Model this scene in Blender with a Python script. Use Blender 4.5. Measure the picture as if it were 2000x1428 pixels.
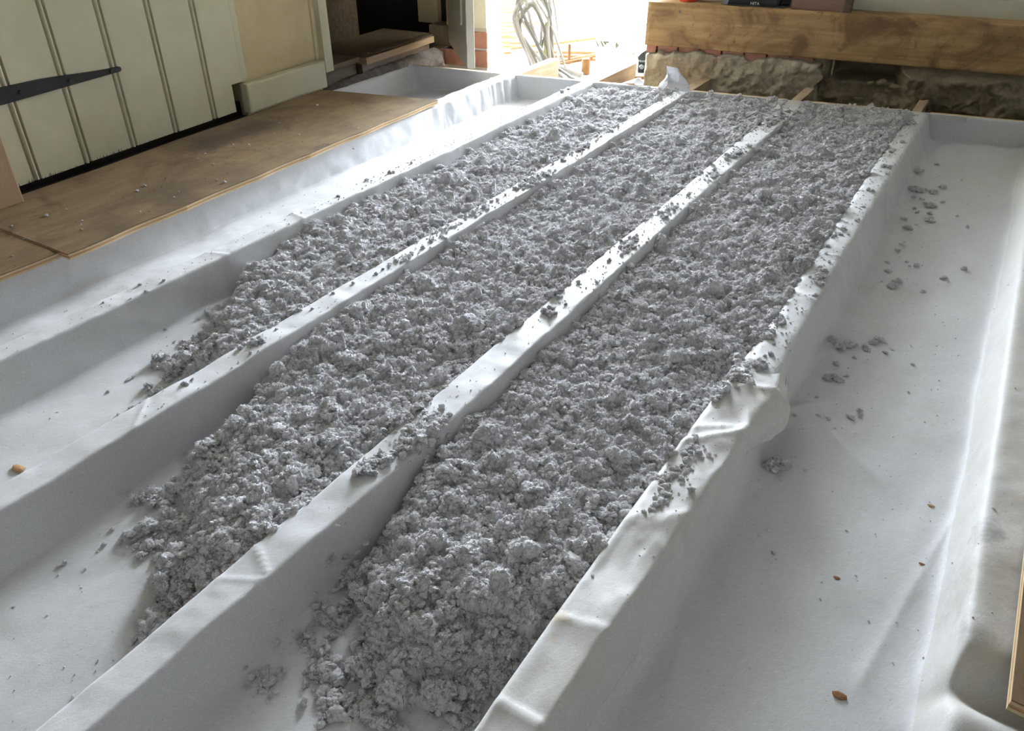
import bpy, bmesh, math, random
import numpy as np
from mathutils import Vector, Matrix
from mathutils import noise as mnoise

for o in list(bpy.data.objects):
    bpy.data.objects.remove(o, do_unlink=True)
scene = bpy.context.scene
COL = scene.collection
rng = np.random.RandomState(7)
random.seed(7)

# ---------------------------------------------------------------- camera
PITCH = math.radians(33.2535)
YAW = math.radians(31.3783)
cam_d = bpy.data.cameras.new('camera')
cam_d.sensor_fit = 'HORIZONTAL'
cam_d.sensor_width = 36.0
cam_d.lens = 36.0 * 1522.0 / 2000.0
cam_d.clip_start = 0.02
cam = bpy.data.objects.new('camera', cam_d)
cam.location = (0, 0, 0.8)
cam.rotation_euler = (math.pi / 2 - PITCH, 0, YAW)
COL.objects.link(cam)
scene.camera = cam

# ---------------------------------------------------------------- world, light, exposure
world = bpy.data.worlds.new('daylight')
scene.world = world
world.use_nodes = True
bg = world.node_tree.nodes['Background']
bg.inputs['Color'].default_value = (0.82, 0.90, 1.0, 1)
bg.inputs['Strength'].default_value = 98.0

def portal(name, loc, rot, sx, sy):
    d = bpy.data.lights.new(name, 'AREA')
    d.shape = 'RECTANGLE'; d.size = sx; d.size_y = sy
    d.cycles.is_portal = True
    o = bpy.data.objects.new(name, d)
    o.location = loc; o.rotation_euler = rot
    COL.objects.link(o)
portal('doorway_portal', (-1.84, 3.47, 1.05), (math.radians(-90), 0, math.radians(8)), 0.95, 2.6)
scene.cycles.sample_clamp_indirect = 8.0

vs = scene.view_settings
vs.view_transform = 'Standard'
vs.look = 'None'
vs.gamma = 1.0
vs.use_curve_mapping = False
vs.exposure = 0.12

# ---------------------------------------------------------------- node helpers
class NT:
    def __init__(self, name):
        m = bpy.data.materials.new(name)
        m.use_nodes = True
        self.m = m; self.t = m.node_tree; self.n = self.t.nodes
        self.b = self.n['Principled BSDF']
        self.co = self.n.new('ShaderNodeTexCoord')
    def link(self, a, b): self.t.links.new(a, b)
    def pos(self):
        g = self.n.new('ShaderNodeNewGeometry'); return g.outputs['Position']
    def mapping(self, src, scale=(1, 1, 1), loc=(0, 0, 0), rot=(0, 0, 0)):
        n = self.n.new('ShaderNodeMapping')
        n.inputs['Scale'].default_value = scale
        n.inputs['Location'].default_value = loc
        n.inputs['Rotation'].default_value = rot
        self.link(src, n.inputs['Vector']); return n.outputs['Vector']
    def noise(self, src, scale, detail=4, rough=0.55, dist=0.0):
        n = self.n.new('ShaderNodeTexNoise')
        n.inputs['Scale'].default_value = scale
        n.inputs['Detail'].default_value = detail
        n.inputs['Roughness'].default_value = rough
        n.inputs['Distortion'].default_value = dist
        self.link(src, n.inputs['Vector']); return n.outputs['Fac']
    def voronoi(self, src, scale, feature='F1', out='Distance'):
        n = self.n.new('ShaderNodeTexVoronoi')
        n.feature = feature
        n.inputs['Scale'].default_value = scale
        self.link(src, n.inputs['Vector']); return n.outputs[out]
    def ramp(self, src, stops):
        n = self.n.new('ShaderNodeValToRGB')
        cr = n.color_ramp
        while len(cr.elements) < len(stops): cr.elements.new(0.5)
        for e, (p, c) in zip(cr.elements, stops):
            e.position = p
            e.color = (c, c, c, 1) if isinstance(c, (int, float)) else (*c, 1)
        self.link(src, n.inputs['Fac']); return n.outputs['Color']
    def mix(self, fac, a, b, mode='MIX'):
        n = self.n.new('ShaderNodeMix'); n.data_type = 'RGBA'; n.blend_type = mode
        if isinstance(fac, (int, float)): n.inputs[0].default_value = fac
        else: self.link(fac, n.inputs[0])
        for k, v in ((6, a), (7, b)):
            if isinstance(v, tuple): n.inputs[k].default_value = (*v, 1)
            else: self.link(v, n.inputs[k])
        return n.outputs[2]
    def math(self, op, a, b=0.0, clamp=False):
        n = self.n.new('ShaderNodeMath'); n.operation = op; n.use_clamp = clamp
        for k, v in ((0, a), (1, b)):
            if isinstance(v, (int, float)): n.inputs[k].default_value = v
            else: self.link(v, n.inputs[k])
        return n.outputs[0]
    def dist(self, src, p):
        n = self.n.new('ShaderNodeVectorMath'); n.operation = 'DISTANCE'
        self.link(src, n.inputs[0]); n.inputs[1].default_value = p
        return n.outputs['Value']
    def bump(self, h, strength, distance, prev=None):
        n = self.n.new('ShaderNodeBump')
        n.inputs['Strength'].default_value = strength
        n.inputs['Distance'].default_value = distance
        self.link(h, n.inputs['Height'])
        if prev is not None: self.link(prev, n.inputs['Normal'])
        return n.outputs['Normal']
    def done(self, color=None, rough=0.7, normal=None, spec=0.3, metal=0.0):
        b = self.b
        if color is not None:
            if isinstance(color, tuple): b.inputs['Base Color'].default_value = (*color, 1)
            else: self.link(color, b.inputs['Base Color'])
        if isinstance(rough, (int, float)): b.inputs['Roughness'].default_value = rough
        else: self.link(rough, b.inputs['Roughness'])
        b.inputs['Specular IOR Level'].default_value = spec
        b.inputs['Metallic'].default_value = metal
        if normal is not None: self.link(normal, b.inputs['Normal'])
        return self.m

MAT = {}
def plain(name, c, rough=0.6, spec=0.3, metal=0.0, var=0.12, scale=30, bump=0.0):
    k = NT(name); p = k.pos()
    f = k.noise(p, scale, 5, 0.6)
    lo = tuple(x * (1 - var) for x in c); hi = tuple(min(1, x * (1 + var)) for x in c)
    col = k.mix(f, lo, hi)
    nrm = k.bump(k.noise(p, scale * 4, 4), bump, 0.004) if bump else None
    MAT[name] = k.done(col, rough, nrm, spec, metal)
    return MAT[name]

def membrane_mat(name, base=(0.68, 0.685, 0.70), dirt=0.35, stains=(), thin=False):
    k = NT(name); p = k.pos()
    # long random spun fibres
    f1 = k.noise(k.mapping(k.mapping(p, rot=(0, 0, 0.45)), (800, 45, 300)), 1.0, 3, 0.6, 1.2)
    f2 = k.noise(k.mapping(k.mapping(p, rot=(0, 0, -0.5)), (60, 800, 300)), 1.0, 3, 0.6, 1.2)
    f3 = k.noise(k.mapping(p, (420, 420, 420), rot=(0, 0, -0.6)), 1.0, 4, 0.7)
    fib = k.math('MAXIMUM', f1, f2)
    big = k.noise(p, 7, 5, 0.65)
    col = k.mix(k.ramp(fib, [(0.5, 0.0), (0.75, 1.0)]), tuple(x * 0.90 for x in base), tuple(min(1, x * 1.14) for x in base))
    col = k.mix(k.ramp(big, [(0.48, 0.0), (0.8, dirt)]), col, (0.52, 0.49, 0.44))
    spk = k.noise(p, 190, 3, 0.6)
    col = k.mix(k.ramp(spk, [(0.64, 0.0), (0.72, 0.55)]), col, (0.42, 0.41, 0.39))
    for (c, r, colr, a) in stains:
        d = k.math('DIVIDE', k.dist(p, c), r)
        d = k.math('ADD', d, k.math('MULTIPLY', k.math('SUBTRACT', k.noise(p, 45, 6, 0.75), 0.5), 2.6))
        col = k.mix(k.ramp(d, [(0.0, a), (1.1, 0.0)]), col, colr)
    h = k.math('ADD', k.math('MULTIPLY', fib, 0.6), k.math('MULTIPLY', f3, 0.5))
    n1 = k.bump(h, 0.30, 0.0012)
    n2 = k.bump(k.noise(p, 38, 3, 0.5), 0.08, 0.005, n1)
    m = k.done(col, 0.6, n2, 0.3)
    k.b.inputs['Sheen Weight'].default_value = 0.2
    if thin:
        tr = k.n.new('ShaderNodeBsdfTranslucent'); k.link(col, tr.inputs['Color'])
        mx = k.n.new('ShaderNodeMixShader'); mx.inputs[0].default_value = 0.5
        k.link(k.b.outputs[0], mx.inputs[1]); k.link(tr.outputs[0], mx.inputs[2])
        k.link(mx.outputs[0], k.n['Material Output'].inputs['Surface'])
    MAT[name] = m
    return m
membrane_mat('membrane')
membrane_mat('membrane_flap', thin=True)
membrane_mat('membrane_dirty', (0.60, 0.59, 0.57), 0.65,
             [((0.163, 1.03, 0.0), 0.035, (0.14, 0.13, 0.12), 0.6), ((0.158, 0.83, 0.0), 0.03, (0.16, 0.15, 0.13), 0.5),
              ((0.175, 0.93, 0.0), 0.10, (0.36, 0.33, 0.28), 0.6)])
membrane_mat('membrane_lap', (0.66, 0.65, 0.635), 0.5,
             [((-0.279, 0.575, 0.003), 0.018, (0.45, 0.28, 0.08), 0.8), ((-0.275, 0.54, 0.003), 0.012, (0.45, 0.28, 0.08), 0.5)])

def fluff_mat():
    k = NT('cellulose'); p = k.pos()
    a = k.noise(p, 320, 5, 0.75)
    b = k.noise(p, 25, 4, 0.6)
    c = k.voronoi(p, 420)
    col = k.mix(k.ramp(a, [(0.25, 0.0), (0.75, 1.0)]), (0.60, 0.59, 0.61), (0.79, 0.78, 0.80))
    col = k.mix(k.ramp(b, [(0.35, 0.5), (0.7, 0.0)]), col, (0.62, 0.605, 0.60))
    h = k.math('ADD', a, k.math('MULTIPLY', c, -0.8))
    n = k.bump(h, 0.5, 0.0015)
    MAT['cellulose'] = k.done(col, 1.0, n, 0.0)
    return MAT['cellulose']
fluff_mat()
def fibre_mat():
    # thin paper shreds let some light through
    k = NT('paper_fibre'); p = k.pos()
    col = k.mix(k.noise(p, 500, 3), (0.58, 0.57, 0.585), (0.76, 0.75, 0.765))
    k.done(col, 1.0, None, 0.0)
    tr = k.n.new('ShaderNodeBsdfTranslucent'); k.link(col, tr.inputs['Color'])
    mx = k.n.new('ShaderNodeMixShader'); mx.inputs[0].default_value = 0.4
    k.link(k.b.outputs[0], mx.inputs[1]); k.link(tr.outputs[0], mx.inputs[2])
    k.link(mx.outputs[0], k.n['Material Output'].inputs['Surface'])
    MAT['paper_fibre'] = k.m
fibre_mat()

def wood_mat(name, light, dark, axis_scale=(1, 18, 18), scale=3.0, stain=None, stain_amt=0.5, rough=0.65, rot=(0, 0, 0), contrast=(0.35, 0.65), patch=3.0):
    k = NT(name); p = k.mapping(k.pos(), (1, 1, 1), rot=rot)
    g = k.noise(k.mapping(p, axis_scale), scale, 6, 0.65, 0.6)
    g2 = k.noise(k.mapping(p, tuple(s * 4 for s in axis_scale)), scale, 4, 0.7)
    col = k.mix(k.ramp(g, [(contrast[0], 0.0), (contrast[1], 1.0)]), dark, light)
    col = k.mix(k.ramp(g2, [(0.3, 0.35), (0.6, 0.0)]), col, dark)
    if stain:
        s = k.noise(p, patch, 6, 0.62, 1.2)
        col = k.mix(k.ramp(s, [(0.46, 0.0), (0.64, stain_amt)]), col, stain)
        s2 = k.noise(p, patch * 5, 5, 0.7, 0.8)
        col = k.mix(k.ramp(s2, [(0.57, 0.0), (0.68, stain_amt * 0.8)]), col, stain)
    n = k.bump(k.math('ADD', g, k.math('MULTIPLY', g2, 0.6)), 0.35, 0.004)
    MAT[name] = k.done(col, rough, n, 0.3)
    return MAT[name]
# grain of the beam runs along the skewed back wall
wood_mat('oak_beam', (0.43, 0.285, 0.13), (0.26, 0.155, 0.062), (1, 14, 14), 2.2, (0.13, 0.065, 0.03), 0.8, 0.6, (0, 0, -0.139), patch=5.5)
wood_mat('joist_wood', (0.50, 0.40, 0.29), (0.34, 0.24, 0.15), (14, 1, 14), 3.0, (0.2, 0.13, 0.08), 0.4)
wood_mat('batten_wood', (0.62, 0.47, 0.30), (0.46, 0.31, 0.17), (1, 14, 14), 3.0)
wood_mat('plywood', (0.205, 0.14, 0.075), (0.15, 0.098, 0.05), (9, 1.2, 9), 3.5, (0.075, 0.05, 0.026), 0.8, 0.75, patch=2.6)
def damp_patch():
    m = MAT['plywood']; t = m.node_tree; k = NT.__new__(NT); k.m = m; k.t = t; k.n = t.nodes; k.b = t.nodes['Principled BSDF']
    p = k.pos(); q = k.mapping(p, (3.6, 1.0, 1.0), (2.13 * 3.6, -1.72, 0.0))
    d = k.math('ADD', k.dist(q, (0, 0, 0)), k.math('MULTIPLY', k.math('SUBTRACT', k.noise(p, 9, 5, 0.7), 0.5), 0.5))
    old = k.b.inputs['Base Color'].links[0].from_socket
    col = k.mix(k.ramp(d, [(0.12, 0.95), (0.36, 0.0)]), old, (0.062, 0.04, 0.022))
    k.link(col, k.b.inputs['Base Color'])
damp_patch()
wood_mat('post_wood', (0.36, 0.24, 0.15), (0.30, 0.19, 0.115), (12, 12, 1), 2.0)
wood_mat('stair_wood', (0.13, 0.088, 0.057), (0.07, 0.045, 0.028), (14, 1, 14), 3.0)
wood_mat('nosing_wood', (0.30, 0.21, 0.12), (0.22, 0.15, 0.085), (14, 1, 14), 3.0)
wood_mat('box_wood', (0.22, 0.13, 0.09), (0.16, 0.09, 0.06), (1, 10, 10), 3.0)

def cream_paint():
    k = NT('cream_paint'); p = k.pos()
    f = k.noise(p, 9, 5, 0.6)
    col = k.mix(k.ramp(f, [(0.35, 0.0), (0.7, 1.0)]), (0.47, 0.44, 0.30), (0.53, 0.50, 0.355))
    s = k.noise(p, 70, 4, 0.7)
    col = k.mix(k.ramp(s, [(0.70, 0.0), (0.78, 0.55)]), col, (0.33, 0.28, 0.18))
    n = k.bump(k.noise(k.mapping(p, (60, 60, 6)), 1.0, 4), 0.08, 0.004)
    MAT['cream_paint'] = k.done(col, 0.42, n, 0.4)
cream_paint()
def plaster(name, a, b, c, sc=6):
    k = NT(name); p = k.pos()
    f = k.noise(p, sc, 6, 0.65); g = k.noise(p, sc * 7, 5, 0.7)
    col = k.mix(k.ramp(f, [(0.3, 0.0), (0.7, 1.0)]), a, b)
    col = k.mix(k.ramp(g, [(0.5, 0.0), (0.75, 0.6)]), col, c)
    n = k.bump(g, 0.5, 0.008)
    MAT[name] = k.done(col, 0.85, n, 0.15)
plaster('ochre_plaster', (0.47, 0.38, 0.22), (0.56, 0.47, 0.30), (0.50, 0.40, 0.24))
plaster('cream_plaster', (0.60, 0.58, 0.45), (0.66, 0.64, 0.52), (0.60, 0.57, 0.46))
plaster('room_paint', (0.56, 0.54, 0.50), (0.62, 0.60, 0.56), (0.56, 0.54, 0.50))
plaster('render_coat', (0.33, 0.29, 0.215), (0.46, 0.42, 0.33), (0.22, 0.18, 0.125), 12)
plaster('rubble', (0.15, 0.12, 0.08), (0.22, 0.185, 0.125), (0.09, 0.075, 0.05), 11)
plaster('plinth_stone', (0.14, 0.12, 0.11), (0.22, 0.20, 0.185), (0.08, 0.065, 0.05), 20)
plaster('mortar', (0.74, 0.72, 0.68), (0.82, 0.80, 0.77), (0.68, 0.64, 0.58), 20)
plaster('brick_red', (0.36, 0.17, 0.12), (0.46, 0.25, 0.19), (0.32, 0.17, 0.14), 25)
plaster('concrete', (0.50, 0.48, 0.45), (0.60, 0.58, 0.54), (0.40, 0.38, 0.34), 4)
plaster('slab', (0.16, 0.13, 0.1), (0.22, 0.19, 0.15), (0.1, 0.08, 0.06), 8)
plaster('gravel', (0.42, 0.35, 0.26), (0.56, 0.49, 0.39), (0.3, 0.24, 0.17), 40)
plain('black_iron', (0.014, 0.013, 0.013), 0.6, 0.2, 0.0, 0.4, 60, 0.15)
plain('shade_black', (0.02, 0.017, 0.014), 0.9, 0.1)  # near-black colour that paints the shade of gaps and recesses
plain('rust', (0.13, 0.062, 0.022), 0.8, 0.2, 0.0, 0.35, 40, 0.1)
plain('cable_grey', (0.15, 0.15, 0.145), 0.5, 0.4)
plain('cable_white', (0.34, 0.335, 0.32), 0.5, 0.4)
plain('cable_green', (0.24, 0.27, 0.10), 0.5, 0.4)
plain('black_plastic', (0.010, 0.011, 0.010), 0.55, 0.2)
plain('grey_metal', (0.12, 0.125, 0.125), 0.5, 0.4, 0.3)
plain('red_plastic', (0.62, 0.07, 0.03), 0.4, 0.5)
plain('white_sheet', (0.80, 0.79, 0.75), 0.55, 0.3, 0.0, 0.04)
plain('white_board', (0.82, 0.82, 0.81), 0.6, 0.3, 0.0, 0.04)
plain('ink', (0.06, 0.06, 0.03), 0.7)
plain('pale_ink', (0.6, 0.62, 0.6), 0.6)
plain('chip_brown', (0.26, 0.13, 0.06), 0.8)
plain('chip_tan', (0.42, 0.25, 0.12), 0.8)
plain('crumb_pale', (0.62, 0.60, 0.58), 0.9)
plain('ply_edge', (0.55, 0.42, 0.26), 0.8, 0.2, 0, 0.25, 120)
def carpet():
    k = NT('carpet'); p = k.pos()
    v = k.voronoi(k.mapping(p, (1, 1, 1)), 240)
    f = k.noise(p, 60, 4, 0.7)
    col = k.mix(v, (0.085, 0.06, 0.036), (0.04, 0.028, 0.016))
    col = k.mix(k.ramp(f, [(0.4, 0.0), (0.8, 0.7)]), col, (0.13, 0.09, 0.05))
    n = k.bump(v, 0.6, 0.003)
    MAT['carpet'] = k.done(col, 0.95, n, 0.1)
carpet()

# ---------------------------------------------------------------- object helpers
def tag(o, label=None, cat=None, group=None, kind=None):
    if label: o['label'] = label
    if cat: o['category'] = cat
    if group: o['group'] = group
    if kind: o['kind'] = kind
    return o
def wpos(o):
    v = Vector((0, 0, 0))
    while o is not None:
        v += o.location; o = o.parent
    return v
def link(o, parent=None):
    COL.objects.link(o)
    if parent is not None: o.parent = parent
    return o
def empty(name, loc=(0, 0, 0)):
    o = bpy.data.objects.new(name, None)
    o.location = loc; o.empty_display_size = 0.05
    COL.objects.link(o); return o
def mesh_obj(name, verts, faces, mat, parent=None, smooth=False, loc=None):
    """verts in WORLD space; stored relative to the object's own place"""
    v = np.asarray(verts, dtype=np.float64).reshape(-1, 3)
    base = np.array(loc if loc is not None else (wpos(parent) if parent is not None else (0, 0, 0)))
    me = bpy.data.meshes.new(name)
    me.from_pydata((v - base).tolist(), [], faces)
    me.materials.append(MAT[mat] if isinstance(mat, str) else mat)
    if smooth: me.shade_smooth()
    me.update()
    o = bpy.data.objects.new(name, me)
    if loc is not None:
        o.location = Vector(loc) - (wpos(parent) if parent is not None else Vector((0, 0, 0)))
    return link(o, parent)
class Frame:
    """local frame: u along, n outward (towards the room), z up"""
    def __init__(self, o, u):
        self.o = np.array(o, float); u = np.array(u, float); self.u = u / np.linalg.norm(u)
        self.n = np.array([self.u[1], -self.u[0], 0.0])
    def __call__(self, a, b, c):
        return self.o + self.u * a + self.n * b + np.array([0, 0, 1.0]) * c
WORLD = Frame((0, 0, 0), (1, 0, 0)); WORLD.n = np.array([0, 1.0, 0])
LW = Frame((-2.25, 1.07, 0), (-0.0797, 0.9968, 0))      # door wall; n points to +X (the room)
BW = Frame((-1.38, 3.392, 0), (0.9903, 0.1386, 0))      # back wall; n points to -Y (the room)
def lwu(y): return (y - 1.07) / 0.9968
class MB:
    def __init__(self): self.v = []; self.f = []
    def add(self, vs, fs):
        k = len(self.v); self.v += [tuple(map(float, x)) for x in vs]; self.f += [tuple(i + k for i in f) for f in fs]; return self
    def box(self, a0, a1, b0, b1, c0, c1, fr=WORLD, bev=0.0):
        if bev <= 0:
            vs = [fr(a, b, c) for a in (a0, a1) for b in (b0, b1) for c in (c0, c1)]
            return self.add(vs, [(0, 1, 3, 2), (4, 6, 7, 5), (0, 4, 5, 1), (2, 3, 7, 6), (0, 2, 6, 4), (1, 5, 7, 3)])
        bm = bmesh.new()
        bmesh.ops.create_cube(bm, size=1.0)
        for v in bm.verts:
            v.co = Vector((a0 + (v.co.x + .5) * (a1 - a0), b0 + (v.co.y + .5) * (b1 - b0), c0 + (v.co.z + .5) * (c1 - c0)))
        bmesh.ops.bevel(bm, geom=list(bm.edges), offset=bev, segments=2, affect='EDGES', profile=0.6)
        bm.verts.index_update()
        vs = [fr(*v.co) for v in bm.verts]; fs = [tuple(v.index for v in f.verts) for f in bm.faces]
        bm.free()
        return self.add(vs, fs)
    def tube(self, pts, r, n=8, cap=True):
        pts = [np.array(p, float) for p in pts]; N = len(pts)
        rr = r if hasattr(r, '__len__') else [r] * N
        up = np.array([0.13, 0.21, 0.97]); vs = []; fs = []
        for i, p in enumerate(pts):
            t = pts[min(i + 1, N - 1)] - pts[max(i - 1, 0)]; t /= (np.linalg.norm(t) + 1e-9)
            a = np.cross(t, up); 
            if np.linalg.norm(a) < 1e-3: a = np.cross(t, [1, 0, 0])
            a /= np.linalg.norm(a); b = np.cross(t, a)
            for k in range(n):
                th = 2 * math.pi * k / n
                vs.append(p + rr[i] * (math.cos(th) * a + math.sin(th) * b))
        for i in range(N - 1):
            for k in range(n):
                fs.append((i * n + k, i * n + (k + 1) % n, (i + 1) * n + (k + 1) % n, (i + 1) * n + k))
        if cap: fs += [tuple(range(n))[::-1], tuple((N - 1) * n + k for k in range(n))]
        return self.add(vs, fs)
    def prism(self, poly, b0, b1, fr=WORLD):
        """poly in (a, c) extruded along b"""
        n = len(poly)
        vs = [fr(a, b0, c) for a, c in poly] + [fr(a, b1, c) for a, c in poly]
        fs = [tuple(range(n))[::-1], tuple(range(n, 2 * n))] + [(i, (i + 1) % n, n + (i + 1) % n, n + i) for i in range(n)]
        return self.add(vs, fs)
    def prism_z(self, poly, z0, z1):
        n = len(poly)
        vs = [(x, y, z0) for x, y in poly] + [(x, y, z1) for x, y in poly]
        fs = [tuple(range(n))[::-1], tuple(range(n, 2 * n))] + [(i, (i + 1) % n, n + (i + 1) % n, n + i) for i in range(n)]
        return self.add(vs, fs)
    def build(self, name, mat, parent=None, smooth=False, loc=None):
        o = mesh_obj(name, self.v, self.f, mat, parent, smooth, loc)
        bm = bmesh.new(); bm.from_mesh(o.data); bmesh.ops.recalc_face_normals(bm, faces=bm.faces); bm.to_mesh(o.data); bm.free()
        return o
def spline(pts, n=10):
    pts = [np.array(p, float) for p in pts]
    P = [2 * pts[0] - pts[1]] + pts + [2 * pts[-1] - pts[-2]]
    out = []
    for i in range(1, len(P) - 2):
        for k in range(n):
            t = k / n
            out.append(0.5 * ((2 * P[i]) + (-P[i - 1] + P[i + 1]) * t + (2 * P[i - 1] - 5 * P[i] + 4 * P[i + 1] - P[i + 2]) * t * t + (-P[i - 1] + 3 * P[i] - 3 * P[i + 1] + P[i + 2]) * t ** 3))
    out.append(pts[-1]); return out

# value noise on arrays
class VN:
    def __init__(self, seed): self.g = np.random.RandomState(seed).rand(256, 256)
    def __call__(self, x, y):
        xi = np.floor(x).astype(int); yi = np.floor(y).astype(int)
        fx = x - xi; fy = y - yi
        fx = fx * fx * (3 - 2 * fx); fy = fy * fy * (3 - 2 * fy)
        g = self.g
        a = g[xi % 256, yi % 256]; b = g[(xi + 1) % 256, yi % 256]; c = g[xi % 256, (yi + 1) % 256]; d = g[(xi + 1) % 256, (yi + 1) % 256]
        return (a * (1 - fx) + b * fx) * (1 - fy) + (c * (1 - fx) + d * fx) * fy - 0.5
def fbm(vn, x, y, octs=3):
    s = 0; a = 1.0
    for i in range(octs):
        s = s + a * vn(x * 2 ** i + 17.3 * i, y * 2 ** i + 9.1 * i); a *= 0.5
    return s
def sstep(e0, e1, x):
    t = np.clip((x - e0) / (e1 - e0), 0, 1); return t * t * (3 - 2 * t)

# ================================================================ THE SETTING
# floor below the joists, ground outside
MB().box(-3.4, 2.6, -2.2, 3.42, -0.20, -0.125).build('floor', 'slab')['kind'] = 'structure'
MB().box(-9, 7, 3.42, 16, -0.30, -0.17).build('ground', 'concrete')['kind'] = 'structure'
tag(bpy.data.objects['ground'], 'pale sunlit ground outside the doorway')
# added unseen roof and walls limiting sky light beyond the doorway, far end open
MB().box(-7.2, 0.6, 3.9, 6.6, 2.6, 2.75).build('added_roof', 'white_board')['kind'] = 'structure'
MB().box(-7.2, -7.0, 3.0, 4.2, -0.3, 2.6).box(-7.2, -7.0, 4.2, 6.6, 2.4, 2.6).build('added_wall_left', 'white_board')['kind'] = 'structure'
MB().box(-1.0, -0.8, 3.95, 6.6, -0.3, 2.6).build('added_wall_right', 'white_board')['kind'] = 'structure'
MB().box(-7.2, -2.62, 3.62, 3.75, -0.3, 2.75).build('added_wall_near', 'white_board')['kind'] = 'structure'
MB().box(-3.6, 2.6, -2.3, 3.9, 2.35, 2.45).box(-3.6, 0.6, 3.75, 3.9, 2.4, 2.75).build('ceiling', 'room_paint')['kind'] = 'structure'
# right and rear walls (outside the frame)
MB().box(2.35, 2.5, -2.3, 4.3, -0.2, 2.4).build('wall_right', 'room_paint')['kind'] = 'structure'
MB().box(-3.5, 2.5, -2.3, -2.15, -0.2, 2.4).build('wall_rear', 'room_paint')['kind'] = 'structure'

# --- left wall: plaster between door and stairs, wall before the door, over the openings
ud0, ud1 = lwu(1.03), lwu(1.99)            # door opening
us0, us1 = lwu(2.45), lwu(3.30)            # stair opening
w = MB()
w.box(-3.3, ud0, -0.12, -0.026, -0.2, 2.4, LW)
w.box(ud1 - 0.02, us0 - 0.05, -0.12, -0.012, -0.2, 2.4, LW)
w.box(ud0, us1 + 0.6, -0.12, -0.012, 1.95, 2.4, LW)
w.box(-3.3, us0 - 0.05, -0.2, -0.10, -0.2, 2.4, LW)  # unseen backing added to stop light leaking in behind the door
w.build('wall_left', 'ochre_plaster')['kind'] = 'structure'

# --- ledged plank door with bead joints
door = tag(empty('door_1', LW(ud0, 0, 0.03)), 'cream painted plank door with beaded joints and black strap hinge', None, None, 'structure')
edges = [1.02, 1.130, 1.295, 1.465, 1.636, 1.809, 1.985]
for i in range(6):
    a, b = lwu(edges[i]), lwu(edges[i + 1])
    prof = []                                   # (u, n) across the plank face, bead at the far edge
    fl = 0.0
    prof += [(a, -0.030), (a, -0.009), (a + 0.003, -0.009), (a + 0.005, fl)]
    if i < 5:
        prof += [(b - 0.021, fl), (b - 0.0185, -0.009), (b - 0.0145, -0.009)]
        for k in range(7):
            th = math.pi * k / 6
            prof.append((b - 0.0075 - 0.0052 * math.cos(th), -0.004 + 0.0052 * math.sin(th)))
        prof += [(b - 0.002, -0.009), (b, -0.009), (b, -0.03)]
    else:
        prof += [(lwu(1.905), fl), (lwu(1.908), -0.004), (lwu(1.908), -0.03)]
    N = 24                                      # ragged lower edge
    v, f = [], []
    npf = len(prof)
    for (uu, nn) in prof:
        zb = 0.030 + 0.010 * (uu < lwu(1.2)) * 0 + 0.004 * mnoise.noise(Vector((uu * 90, 3, 0))) + 0.002 * mnoise.noise(Vector((uu * 400, 1, 0)))
        v += [LW(uu, nn, zb), LW(uu, nn, 1.9)]
    f = [(2 * k, 2 * k + 2, 2 * k + 3, 2 * k + 1) for k in range(npf - 1)]
    f += [tuple(2 * k for k in range(npf))[::-1], tuple(2 * k + 1 for k in range(npf))]
    m = MB().add(v, f)
    if i == 5:
        m.box(lwu(1.885), lwu(1.978), -0.03, -0.0003, 0.122, 1.9, LW, 0.002)
        m.box(lwu(1.955), lwu(1.987), -0.03, 0.0004, 0.126, 1.9, LW, 0.006)
    m.build('plank', 'cream_paint', door)
# ragged fibres along the door foot
mb = MB()
for k in range(110):
    uu = ud0 + (lwu(1.90) - ud0) * random.random()
    h = random.uniform(0.002, 0.011) * (1.3 if uu < lwu(1.5) else 0.7); ww = random.uniform(0.0006, 0.0016)
    mb.add([LW(uu - ww, 0.0012, 0.026), LW(uu + ww, 0.0012, 0.026), LW(uu + random.uniform(-.003, .003), 0.002, 0.03 + h)], [(0, 1, 2)])
tag(mb.build('splintered_edge', 'black_iron', door), 'dark splintered fibres along the door foot', kind='stuff')
# strap hinge: tapered, slightly proud, with a rounded tip and two bolts
h = MB()
P = []
u0, u1 = lwu(0.98), lwu(1.472)
top = [(u0 + (u1 - u0) * t, 0.296 - 0.026 * t - 0.002 * math.sin(t * 9)) for t in np.linspace(0, 1, 12)]
bot = [(u0 + (u1 - u0) * t, 0.243 + 0.012 * t) for t in np.linspace(1, 0, 12)]
h.prism(top + [(u1 + 0.005, 0.266), (u1 + 0.006, 0.259)] + bot, 0.0005, 0.006, LW)
hinge = h.build('strap_hinge', 'black_iron', door); hinge['label'] = 'black iron strap hinge, tapered'
for uu in (lwu(1.15), lwu(1.30), lwu(1.44)):
    c = LW(uu, 0.006, 0.268 - 0.012 * (uu - u0))
    MB().tube([c, c + LW.n * 0.004], [0.006, 0.004], 10).build('hinge_bolt', 'black_iron', hinge)
# black boxes standing in for the shade in the gap at the door foot
MB().box(ud0, lwu(1.96), -0.10, -0.032, -0.03, 0.05, LW).box(ud0, lwu(1.96), -0.034, 0.04, -0.05, 0.002, LW).build('door_gap_shade', 'shade_black')['kind'] = 'structure'

# --- skirting block, architrave post
MB().box(lwu(1.952), lwu(2.392), -0.015, 0.024, 0.012, 0.116, LW, 0.008).build('baseboard_left', 'cream_paint')['kind'] = 'structure'
t = MB(); t.box(lwu(2.398), lwu(2.447), -0.03, 0.020, 0.066, 2.0, LW, 0.002)
t.build('trim_2', 'cream_paint')['kind'] = 'structure'
MB().box(lwu(2.378), lwu(2.398), -0.03, -0.004, 0.085, 2.0, LW, 0.002).build('trim_3', 'ochre_plaster')['kind'] = 'structure'

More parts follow.
